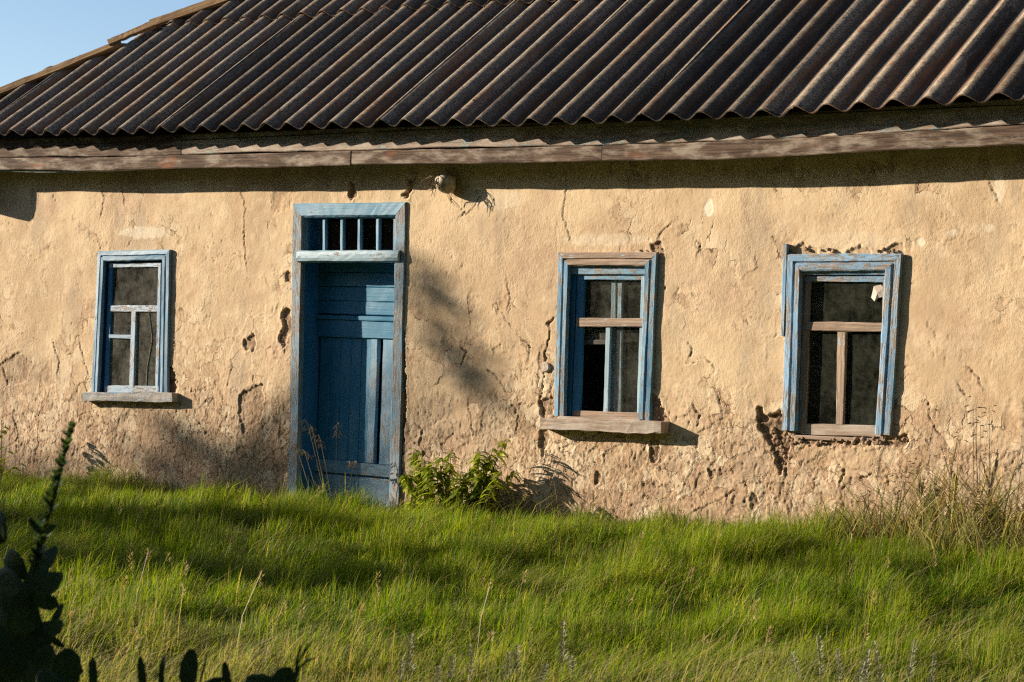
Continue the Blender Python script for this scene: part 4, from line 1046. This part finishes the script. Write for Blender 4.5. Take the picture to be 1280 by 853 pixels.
# leafy bush right of the door
b0 = ground_at(560, -.22)
bush = empty('leafy_bush', b0, 'leafy green bush growing against the wall right of the blue door', 'bush')
Gs, Gl = Geo(), Geo()
for (dxp, top, cnt, y) in ((505, 590, 22, -.3), (520, 562, 40, -.22), (528, 575, 36, -.28), (540, 580, 34, -.3), (552, 572, 34, -.2), (563, 566, 26, -.24), (575, 590, 26, -.28), (590, 585, 28, -.2), (600, 565, 30, -.24), (612, 575, 34, -.22), (618, 560, 30, -.2), (634, 548, 18, -.16), (628, 590, 20, -.28), (604, 596, 26, -.22), (642, 588, 20, -.16), (512, 596, 22, -.24), (546, 590, 26, -.3)):
    base = ground_at(dxp * .6 + 560 * .4 + random.uniform(-6, 6), y); tp = unp(dxp + random.uniform(-2, 2), top, y)
    mid = base.lerp(tp, .5) + Vector((random.uniform(-.02, .02), random.uniform(-.02, .02), .04))
    Gs.tube([base, mid, tp], [.006, .0045, .002], 5)
    for i in range(int(cnt * 2.2)):
        t = random.uniform(.1, 1.0); p = (base.lerp(mid, t * 2) if t < .5 else mid.lerp(tp, t * 2 - 1)); an = random.uniform(0, 6.28)
        dd = Vector((math.cos(an), math.sin(an), random.uniform(-.35, .45))); L_ = random.uniform(.07, .125) * (1.15 - .4 * t)
        if p.y + dd.y * L_ > -.03: dd.y = -abs(dd.y)
        Gl.leaf(p, dd, (0, 0, 1), L_, L_ * random.uniform(.30, .42), droop=random.uniform(.25, .75), fold=.3, rows=4)
Gs.build('stem', MT['twig'], bush, off=b0); tag(Gl.build('foliage', MT['bush'], bush, smooth=True, off=b0), kind='stuff')

def tuft_plant(name, label, cat, base, n, hmin, hmax, spread, cols, wmin=.003, wmax=.007, lean=.5, group=None, tipdry=.2):
    o = empty(name, base, label, cat, group)
    P = np.stack([rng.normal(0, spread, n), rng.normal(0, spread * .4, n) - .02, np.full(n, -.02)], 1); P[:, 1] = np.minimum(P[:, 1], -.01 - base[1] * 0)
    h_ = rng.uniform(hmin, hmax, n); c = np.array(cols)[rng.integers(0, len(cols), n)] * rng.uniform(.75, 1.2, (n, 1))
    th_ = rng.uniform(np.pi, 2 * np.pi, n) * .6 + rng.choice([0.0, 1.25], n) * np.pi * .8 * 0 + rng.uniform(-.6, .6, n)
    th_ = np.where(rng.random(n) < .5, rng.uniform(-.9, .4, n), rng.uniform(2.7, 4.0, n))
    me = blades(P, h_, rng.uniform(wmin, wmax, n), th_, np.clip(rng.normal(lean, .3, n), .05, 1.2), c, 'blade_tuft', MT['reed'], tipdry)
    tag(link('blade_tuft', me, MT['reed'], o), kind='stuff'); return o
GREENS = [(.06, .11, .02), (.10, .15, .03), (.14, .17, .04)]
DRY = [(.42, .35, .22), (.30, .22, .13), (.17, .20, .07), (.10, .14, .045), (.15, .10, .065), (.26, .25, .15), (.36, .28, .16)]
def spike(o, base, pts, heads, mat=MT['straw'], hm=MT['husk'], drop=1.0, n_=1):
    """one flowering stem with a nodding head of spikelets"""
    G = Geo(); G.tube([Vector(p) - base for p in pts], [.0022] * (len(pts) - 1) + [.001], 4); G.build('stalk', mat, o)
    G = Geo(); top = Vector(pts[-1]) - base; pv = Vector(pts[-2]) - base; ax0 = (top - pv).normalized()
    for i in range(heads):
        t = i / heads; c = top - ax0 * (.10 * t); an = random.uniform(0, 6.28)
        dd = (Vector((math.cos(an), math.sin(an) * .7, 0)) * .8 + Vector((0, 0, -1)) * drop * random.uniform(.3, 1.1) + ax0 * .4).normalized()
        e = c + dd * random.uniform(.012, .04); G.tube([c, e], .0006, 3)
        G.leaf(e, dd + Vector((0, 0, -.6 * drop)), (1, 0, 0), random.uniform(.022, .034), .007, droop=.1, rows=3)
    G.build('seed_head', hm, o, smooth=True)

# brome grass before the door
gb = ground_at(400, -.22)
tg = tuft_plant('tall_grass', 'tuft of broad green grass with nodding brown seed heads before the left side of the blue door', 'grass tuft', gb, 70, .12, .38, .10, GREENS, .005, .010, .6)
for tip_px, foot in (((382, 524), (410, 632)), ((388, 531), (412, 634)), ((398, 543), (418, 636)), ((366, 553), (395, 632)), ((378, 562), (402, 636)), ((422, 528), (420, 633)), ((446, 577), (432, 636))):
    y_ = -.16 - random.random() * .12; f0 = unp(*foot, y_); t0 = unp(*tip_px, y_); f0.z = gzs(f0.x, y_)
    m0 = f0.lerp(t0, .55) + Vector((-.01, 0, .05)); m1 = f0.lerp(t0, .85) + Vector((-.012, 0, .055))
    spike(tg, gb, [f0, m0, m1, t0], 16)
# dead reedy grass against the right end of the wall
for i, (px, y_, n_, hh, sp, lb) in enumerate((
        (1248, -.45, 420, .78, .32, 'tall dry reedy grass clump at the right edge beside the wall'),
        (1205, -.35, 260, .66, .26, 'dry reedy grass clump under the bare dead stalk by the wall'),
        (1162, -.30, 240, .46, .22, 'short tangle of dry and green reed leaves at the wall foot'),
        (1108, -.32, 210, .40, .19, 'clump of bent straw coloured blades below the right window'),
        (1262, -.95, 260, .50, .30, 'low spreading dry clump at the right edge, in front of the tall reedy one'),
        (1195, -.80, 200, .40, .22, 'low green and straw tangle in the grass, in front of the bare dead stalk'),
        (1062, -.16, 110, .36, .12, 'sparse upright green and brown grass tuft just left of the bent straw clump'))):
    b = ground_at(px, y_); o = tuft_plant('reed_clump', lb, 'grass clump', b, n_, hh * .35, hh, sp, DRY if i != 6 else DRY[2:], .0035, .011, .6, 'dry reed clumps along the right wall', .45)
    for j in range(5 if i < 3 else 2):
        f0 = b + Vector((random.uniform(-.2, .2), random.uniform(-.1, .05), 0)); t0 = f0 + Vector((random.uniform(-.12, .12), random.uniform(-.1, .02), hh * random.uniform(.8, 1.15)))
        spike(o, b, [f0, f0.lerp(t0, .6) + Vector((0, 0, .02)), t0], 8, MT['twig'], MT['husk'], .5)
# bare dead stalk
b = ground_at(1186, -.10); ds = empty('dead_stalk', b, 'bare forked dead stalk standing before the wall near the right edge', 'dead plant')
G = Geo()
for pts in (((1186, 655), (1187, 600), (1188, 590)), ((1188, 592), (1194, 565), (1197, 545)), ((1187, 594), (1180, 570), (1175, 556)), ((1186, 622), (1168, 604), (1158, 590)), ((1187, 628), (1204, 606), (1216, 590))):
    G.tube([unp(*p, -.10) - b for p in pts], [.007, .004, .002] if pts[0][1] > 640 else [.004, .003, .0015], 5)
G.build('stem', MT['twig'], ds)
# small tufts at the wall's foot
for px, y_, n_, hh, sp, lb in ((300, -.2, 70, .30, .16, 'low green and brown tuft at the wall foot left of the door'), (345, -.16, 36, .24, .06, 'thin tuft beside the foot of the left door jamb'),
                               (855, -.12, 40, .26, .05, 'small green weed tuft under the bare patch between the two right windows'), (838, -.10, 24, .36, .03, 'thin wispy stems against the wall below the middle window sill'),
                               (215, -.2, 60, .24, .20, 'low tuft of thin dark stems below the small left window'), (130, -.2, 60, .24, .16, 'thin brown stems at the wall foot behind the flowering spike'),
                               (900, -.12, 40, .20, .10, 'low pale tuft at the wall foot left of the right window'), (1010, -.14, 46, .22, .10, 'short green tuft at the wall foot below the right window'), (720, -.10, 40, .16, .14, 'short stubbly brown tuft below the middle window')):
    tuft_plant('grass_tuft', lb, 'grass tuft', ground_at(px, y_), n_, hh * .4, hh, sp, GREENS + DRY[2:], .0025, .006, .4, 'tufts along the foot of the wall')
# broad leaved plant at the left edge by the wall
b = ground_at(2, -.35); lp = empty('broad_leaf_plant', b, 'small broad leaved plant at the left edge of the picture beside the wall', 'plant')
G = Geo(); Gs = Geo()
for px, py in ((-3, 512), (2, 525), (-4, 540), (4, 575), (14, 585), (22, 580), (-6, 590), (8, 560)):
    t0 = unp(px, py, -.35); Gs.tube([Vector((0, 0, 0)), (t0 - b) * .5 + Vector((0, 0, .04)), t0 - b], [.004, .003, .002], 4)
    for k in range(5):
        an = random.uniform(0, 6.28); G.leaf(t0 - b + Vector((0, 0, -.03 * k)), (math.cos(an), math.sin(an) * .6, .1), (0, 0, 1), .09, .05, droop=.4, rows=4)
G.build('foliage', MT['bush'], lp, smooth=True)['kind'] = 'stuff'; Gs.build('stem', MT['twig'], lp)
# brown dock spike on the right of the yard
p = upz(1062, 748, 11.2); b = Vector((p.x, p.y, gzs(p.x, p.y))); dk = empty('dock_spike', b, 'upright brown seed spike standing in the grass below the right window', 'dead plant')
G = Geo(); top = upz(1064, 700, 11.2) - b; G.tube([Vector((0, 0, 0)), top * .5, top], [.004, .003, .002], 5); G.build('stem', MT['twig'], dk)
G = Geo()
for i in range(150):
    t = random.uniform(.35, 1); c = top * t; an = random.uniform(0, 6.28); r_ = .022 * (1.1 - .6 * (t - .35)); G.leaf(c, (math.cos(an), math.sin(an), .5), (0, 0, 1), r_, .010, rows=2)
tag(G.build('seed_spike', MT['husk'], dk), kind='stuff')
# silvery stalks along the bottom of the picture
def silver(o):
    G = Geo(); Hh = .40
    G.tube([(0, 0, 0), (.01, 0, Hh * .5), (0, .01, Hh)], [.003, .0025, .0012], 4); s_ = G.build('stem', MT['greystalk'], o)
    G = Geo()
    for i in range(190):
        t = random.uniform(.35, 1); an = random.uniform(0, 6.28); r_ = random.uniform(.030, .062) * (1.35 - t)
        G.leaf((.01 * math.sin(t * 3), 0, Hh * t), (math.cos(an), math.sin(an), random.uniform(.5, 1.8)), (0, 0, 1), r_, .0042, droop=.0, rows=2)
    f_ = G.build('foliage', MT['greystalk'], o, smooth=True); tag(f_, kind='stuff'); return s_, f_
SIL = [(498, 806), (512, 800), (566, 812), (585, 806), (628, 808), (650, 794), (672, 812), (706, 790), (725, 820), (1008, 808), (1028, 812), (1052, 800), (1070, 806), (1106, 812), (1135, 796), (1160, 808), (540, 825), (1085, 822)]
ORD = ['leftmost', 'second from left', 'third from left', 'fourth from left', 'fifth from left', 'sixth from left', 'seventh from left', 'eighth from left', 'last on the left side']
SLAB = [('pale silvery weed stalk, %s of those at the bottom below the middle' % ORD[i]).replace('last on the left side of those', 'rightmost of those') for i in range(9)] + ['pale silvery weed stalk, %s of the right hand bottom row' % q for q in ORD[:8] + ['rightmost']]
SLAB = SLAB[:9] + SLAB[9:]
proto = None
for i, (px, py) in enumerate(SIL):
    Zc = 8.0 + .5 * random.random(); t0 = upz(px, py, Zc); b = Vector((t0.x, t0.y, gzs(t0.x, t0.y)))
    o = empty('silver_weed', b, SLAB[sorted(SIL).index((px, py))], 'weed', 'silvery weed stalks along the bottom edge')
    if proto is None: proto = silver(o)
    else:
        for q in proto:
            c = q.copy(); COL.objects.link(c); c.parent = o
    sc = max(.3, (t0.z - b.z) / .40) * random.uniform(.75, 1.25); q_ = random.uniform(.7, 1.2); o.scale = (q_, q_, sc); o.rotation_euler = (random.uniform(-.2, .2), random.uniform(-.25, .25), random.uniform(0, 6))

# ------------------------------------------------------------------ dark plants close to the camera
def big_leaf(parent, base, c_px, L_px, w_px, ang, Zc, off, bendy=None):
    bendy = random.uniform(-.1, .55) if bendy is None else bendy; L_px *= 1.04; w_px *= .98
    """a broad leaf centred on a photo pixel, ang degrees from upright in the picture"""
    a = R(ang); ctr = upz(*c_px, Zc); k = Zc / FPX
    dd = (UP * math.cos(a) + RT * math.sin(a)); face = (-FWD + RT * random.uniform(-.5, .5)).normalized()
    G = Geo(); p = ctr - dd * (L_px * k / 2) - base; sdv = dd.cross(face).normalized()
    V = []; F = []; rows = 9
    for i in range(rows + 1):
        t = i / rows; wv = w_px * k / 2 * (1.95 * (t * .97 + .02) ** .5 * (1 - t * .985) ** .53) * (1 + .09 * math.sin(t * 23 + ang) + random.uniform(-.05, .05)); c = p + dd * (L_px * k * t) + face * (-bendy * L_px * k * t * t)
        for sx in (-1, -.5, 0, .5, 1): V.append(c + sdv * (wv * sx) + face * (abs(sx) * wv * .22 - (.02 * wv if sx else .06 * wv)))
    for i in range(rows):
        for j in range(4): F.append((i * 5 + j, i * 5 + j + 1, i * 5 + j + 6, i * 5 + j + 5))
    G.add(V, F); o = G.build('leaf', MT['weed'], parent, smooth=True)
    m = o.modifiers.new('thickness', 'SOLIDIFY'); m.thickness = .0015
    return o
ZM = 5.0
b = upz(28, 853, ZM); b.z = gzs(b.x, b.y)
mu = empty('mullein_plant', b, 'tall dark mullein with a long flower spike and big leaves at the left edge', 'plant')
stem_px = [(26, 990), (30, 860), (36, 780), (42, 720), (50, 668), (62, 640), (74, 595), (82, 560), (91, 532)]
G = Geo(); G.tube([upz(*p, ZM) - b for p in stem_px], [.012, .011, .009, .008, .007, .006, .005, .004, .002], 8); G.build('stem', MT['weed'], mu)
G = Geo(); Gy = Geo()
sp = [(44, 715), (50, 680), (54, 660), (62, 635), (68, 612), (74, 590), (80, 566), (86, 546), (92, 530)]
for i in range(230):
    t = random.random(); s_ = t * (len(sp) - 1); i0 = min(len(sp) - 2, int(s_)); f = s_ - i0
    px, py = sp[i0][0] * (1 - f) + sp[i0 + 1][0] * f, sp[i0][1] * (1 - f) + sp[i0 + 1][1] * f
    c = upz(px, py, ZM) - b; an = random.uniform(0, 6.28); lump = .75 + .5 * math.sin(t * 60) ** 2; dd = R0 * math.cos(an) + FWD * math.sin(an) + Vector((0, 0, .7)); r_ = random.uniform(.008, .017) * (1.25 - .55 * t) * lump * 1.05
    G.leaf(c, dd, (0, 0, 1), r_ * 1.6, r_ * 1.1, droop=-.2, rows=3)
    if random.random() < .06: Gy.leaf(c + dd * r_, dd, (0, 0, 1), .009, .009, droop=0, rows=2)
tag(G.build('flower_spike', MT['weed'], mu, smooth=True), kind='stuff'); tag(Gy.build('flowers', MT['yellow'], mu), kind='stuff')
for c, L_, w_, a in (((14, 706), 46, 34, -50), ((44, 716), 60, 26, 20), ((52, 735), 56, 30, 60), ((12, 742), 70, 44, -40), ((30, 765), 66, 40, 15), ((62, 788), 46, 24, 72), ((70, 772), 34, 10, 25), ((8, 800), 80, 60, -20), ((40, 812), 70, 48, 5),
                     ((30, 840), 90, 60, -10), ((54, 838), 66, 40, 20), ((58, 752), 30, 22, 110), ((-4, 660), 40, 26, -20), ((56, 664), 26, 12, 60), ((44, 658), 26, 10, -40), ((20, 770), 60, 50, -70), ((2, 835), 80, 70, 30), ((66, 800), 30, 10, 130), ((48, 850), 60, 50, -30)):
    big_leaf(mu, b, c, L_, w_, a, ZM + random.uniform(-.12, .1), 0)
def fore(px, lb, items, stalks_=(), cat='weed', Zc=4.7):
    b = upz(px, 853, Zc); b.z = gzs(b.x, b.y)
    o = empty('broad_leaf_weed', b, lb, cat, 'dark broad leaved weeds close to the camera')
    G = Geo(); k = Zc / FPX
    for c, L_, w_, a in items:
        big_leaf(o, b, c, L_, w_, a, Zc + random.uniform(-.06, .06), 0)
        foot = upz(c[0] - math.sin(R(a)) * L_ * .5, c[1] + math.cos(R(a)) * L_ * .5, Zc) - b; G.tube([Vector((0, 0, 0)), foot * .6 + Vector((0, 0, .02)), foot], [.005, .004, .003], 5)
    for pts in stalks_: G.tube([Vector((0, 0, 0))] + [upz(*p, Zc) - b for p in pts], [.004] + [.003] * (len(pts) - 1) + [.0016], 5)
    G.build('stem', MT['weed'], o); return o
fore(84, 'dark weed with one broad round leaf beside the mullein', [((84, 836), 50, 40, 3), ((64, 858), 44, 34, -40)])
fore(118, 'dark weed with one slim upright leaf between two round leaved weeds', [((116, 842), 38, 12, -4)])
fore(190, 'dark weed with two narrow upright leaves', [((177, 842), 40, 12, -8), ((202, 838), 36, 9, 6)], [((204, 860), (204, 836), (202, 820))])
fore(236, 'dark weed with a single spoon shaped leaf standing upright', [((236, 838), 50, 25, 6)], [((248, 860), (255, 835), (259, 818))])
fore(282, 'dark weed with one pointed leaf bent to the left', [((283, 846), 36, 12, -12), ((262, 858), 40, 16, 60)])
fore(345, 'dark weed with low rounded leaves and a branched budding stalk', [((330, 858), 40, 30, -70), ((355, 852), 36, 34, 20), ((318, 862), 46, 20, -80)], [((368, 850), (372, 830), (382, 812), (392, 800)), ((370, 850), (374, 835), (384, 826), (396, 822)), ((369, 848), (371, 825), (375, 812), (377, 806))])

# ------------------------------------------------------------------ trees outside the picture whose shade falls on wall and grass
def tree(name, label, base, clumps, nleaf, lsize, trunk_r, group=None):
    """clumps: (centre, radius, fullness)"""
    o = empty(name, base, label, 'tree' if trunk_r > .08 else 'shrub', group); base = Vector(base)
    cen = sum((Vector(c) for c, r, q in clumps), Vector()) / len(clumps); zmin = min(c[2] for c, r, q in clumps)
    fork = Vector((base.x + (cen.x - base.x) * .6, base.y + (cen.y - base.y) * .6, base.z + (zmin - base.z) * .7))
    G = Geo(); G.tube([(0, 0, -.2), (fork - base) * .5 + Vector((.1, 0, 0)), fork - base], [trunk_r * 1.25, trunk_r, trunk_r * .8], 10); G.build('trunk', MT['bark'], o)
    G = Geo(); 
    for c, r, q in clumps:
        c = Vector(c) - base; f0 = fork - base; m = f0.lerp(c, .5) + Vector((0, 0, .25)); G.tube([f0, m, c], [trunk_r * .4, trunk_r * .22, trunk_r * .1], 6)
    G.build('limbs', MT['bark'], o)
    V = []; n_tot = 0
    for c, r, q in clumps:
        n = int(nleaf * q * (r / .6) ** 2); dirs = rng.normal(size=(n, 3)); dirs /= np.linalg.norm(dirs, axis=1)[:, None]; rad = r * rng.random(n) ** .5
        ctr = np.array(Vector(c) - base) + dirs * rad[:, None] * np.array([1, 1, .75])
        u = rng.normal(size=(n, 3)); u /= np.linalg.norm(u, axis=1)[:, None]; v = np.cross(u, rng.normal(size=(n, 3))); v /= np.linalg.norm(v, axis=1)[:, None]
        s_ = lsize * rng.uniform(.6, 1.2, (n, 1)); V.append(np.stack([ctr - u * s_, ctr + v * s_ * .45, ctr + u * s_, ctr - v * s_ * .45], 1)); n_tot += n
    V = np.concatenate(V).reshape(-1, 3)
    tag(link('crown', mesh_np('crown', V, np.arange(n_tot * 4), np.full(n_tot, 4)), MT['treeleaf'], o), kind='stuff')
    return o
def back(p, s): return tuple(Vector(p) - LDIR * s)
def gpt(px, py, z=-.02):                  # ground (grass top) point seen at a photo pixel
    dd = ray(px, py); return CAM + dd * ((z - CAM.z) / dd.z)
s1_ = 27.0
cl = []
for px, py, r, q in ((215, 535, .32, .5), (260, 570, .36, .6), (190, 590, .3, .5), (310, 598, .32, .6), (150, 610, .3, .5), (20, 600, .4, .5), (80, 612, .35, .5), (245, 610, .35, .7)):
    cl.append((back(unp(px, py), s1_ + random.uniform(-2, 2)), r, q))
for px in range(-120, 345, 22):
    cl.append((back(gpt(px, 638 + random.uniform(-7, 8), .05), s1_ + random.uniform(-2, 2)), .27, 1.6))
for px in range(345, 425, 22):
    cl.append((back(gpt(px, 653 + random.uniform(-4, 4), .03), s1_ + random.uniform(-2, 2)), .17, 1.6))
for q in ((1150, 742), (1190, 748), (1235, 745), (1265, 735)): cl.append((back(gpt(*q), s1_ + random.uniform(-2, 2)), .20, .6))  # extra crown clumps, added to darken the right hand tussocks
b = Vector(back(gpt(60, 640), s1_)); b.z = -.17
tree('shade_tree', 'broad leafy tree standing left of the yard, out of the picture', b, cl, 230, .085, .26)
cl = []
for px in range(150, 580, 34):
    cl.append((back(gpt(px, 710 + (px - 150) * .012 + random.uniform(-8, 8)), s1_ + random.uniform(-2, 2)), random.uniform(.28, .4), 1.0 if px < 480 else .6))
for px in range(-160, 150, 60): cl.append((back(gpt(px, 690 + random.uniform(-12, 12)), s1_ + random.uniform(-2, 2)), .4, .8))
for px in range(20, 300, 60): cl.append((back(gpt(px, 668 + random.uniform(-8, 8), .04), s1_ + random.uniform(-2, 2)), .3, .5))
b = Vector(back(gpt(220, 705), s1_)); b.z = -.17
tree('shade_tree', 'second leafy tree left of the yard, nearer the camera and out of the picture', b, cl, 230, .085, .24)
cl = []
for px, py, r, q in ((528, 318, .09, .5), (534, 340, .13, .8), (545, 362, .12, .8), (548, 385, .15, .9), (560, 408, .13, .7), (556, 428, .10, .5), (575, 440, .15, .7), (592, 460, .17, .8), (606, 482, .14, .6), (622, 498, .10, .4), (585, 486, .10, .4), (545, 470, .08, .3), (640, 520, .10, .35)):
    cl.append((back(unp(px, py), 14.5 + random.uniform(-1, 1)), r * 1.12, q * 2.3))
b = Vector(back(unp(560, 420), 14.5)) + Vector((-12.0, -1.5, 0)); b.z = -.17
tree('shade_tree', 'young thin leafy tree left of the house, out of the picture', b, cl, 200, .06, .07)
# unseen shrub added to shade the plants beside the camera
cl = []; 
for px, py in ((20, 790), (60, 800), (20, 820), (90, 830), (160, 840), (240, 845), (320, 850), (380, 830), (0, 780), (200, 870), (280, 870), (360, 870), (60, 870)):
    cl.append((back(upz(px, py, 4.9), 3.6 + random.uniform(-.3, .3)), .30, .75))
b = Vector(back(upz(100, 800, 4.9), 3.6)); b.z = -.17
tree('shade_shrub', 'dense tall shrub added left of the camera for shade, out of the picture', b, cl, 260, .06, .05)
# unseen trees added behind the camera and to its right to cut sky light
cl = [((random.gauss(0, 1.7), random.gauss(0, 1.7), random.uniform(1.6, 11.5)), random.uniform(1.1, 1.9), 1.0) for i in range(30)]
yt = tree('sky_block_tree', 'dense tall unseen tree, added around the camera to block sky light', (0, 0, 0), cl, 26, .30, .22, 'added trees around the camera that block sky light')
for i, (x, y) in enumerate([(-6, -19), (-1.5, -20.5), (3, -19), (7.5, -20), (12, -19), (16, -17), (18, -12.5), (18.5, -8), (17.5, -3.5), (18.5, 1.5), (19, 7)]):
    if i == 0: o = yt
    else:
        o = yt.copy(); COL.objects.link(o)
        for q in list(yt.children): c = q.copy(); COL.objects.link(c); c.parent = o
    o.location = (x, y, -.17); o.rotation_euler = (0, 0, i * 1.7); o.scale = (1, 1, .9 + .2 * (i % 3))
for i in range(24):  # unseen low treeline, added to cut sky glow and its reflection in the panes
    a = R(10 + i * 4.1); dist_ = 44 + 5 * math.sin(i * 2.1)
    o = yt.copy(); COL.objects.link(o); o['group'] = 'low trees added on the sunward side to cut sky glow'; o['label'] = 'low distant tree added on the far left to cut sky glow, out of the picture'
    for q in list(yt.children): c = q.copy(); COL.objects.link(c); c.parent = o
    o.location = (-math.sin(a) * dist_, -math.cos(a) * dist_, -.17); o.rotation_euler = (0, 0, i * 2.3); o.scale = (.95, .95, .74 + .04 * (i % 3))
print('tris', sum(len(o.data.polygons) for o in S.objects if o.type == 'MESH') * 2)
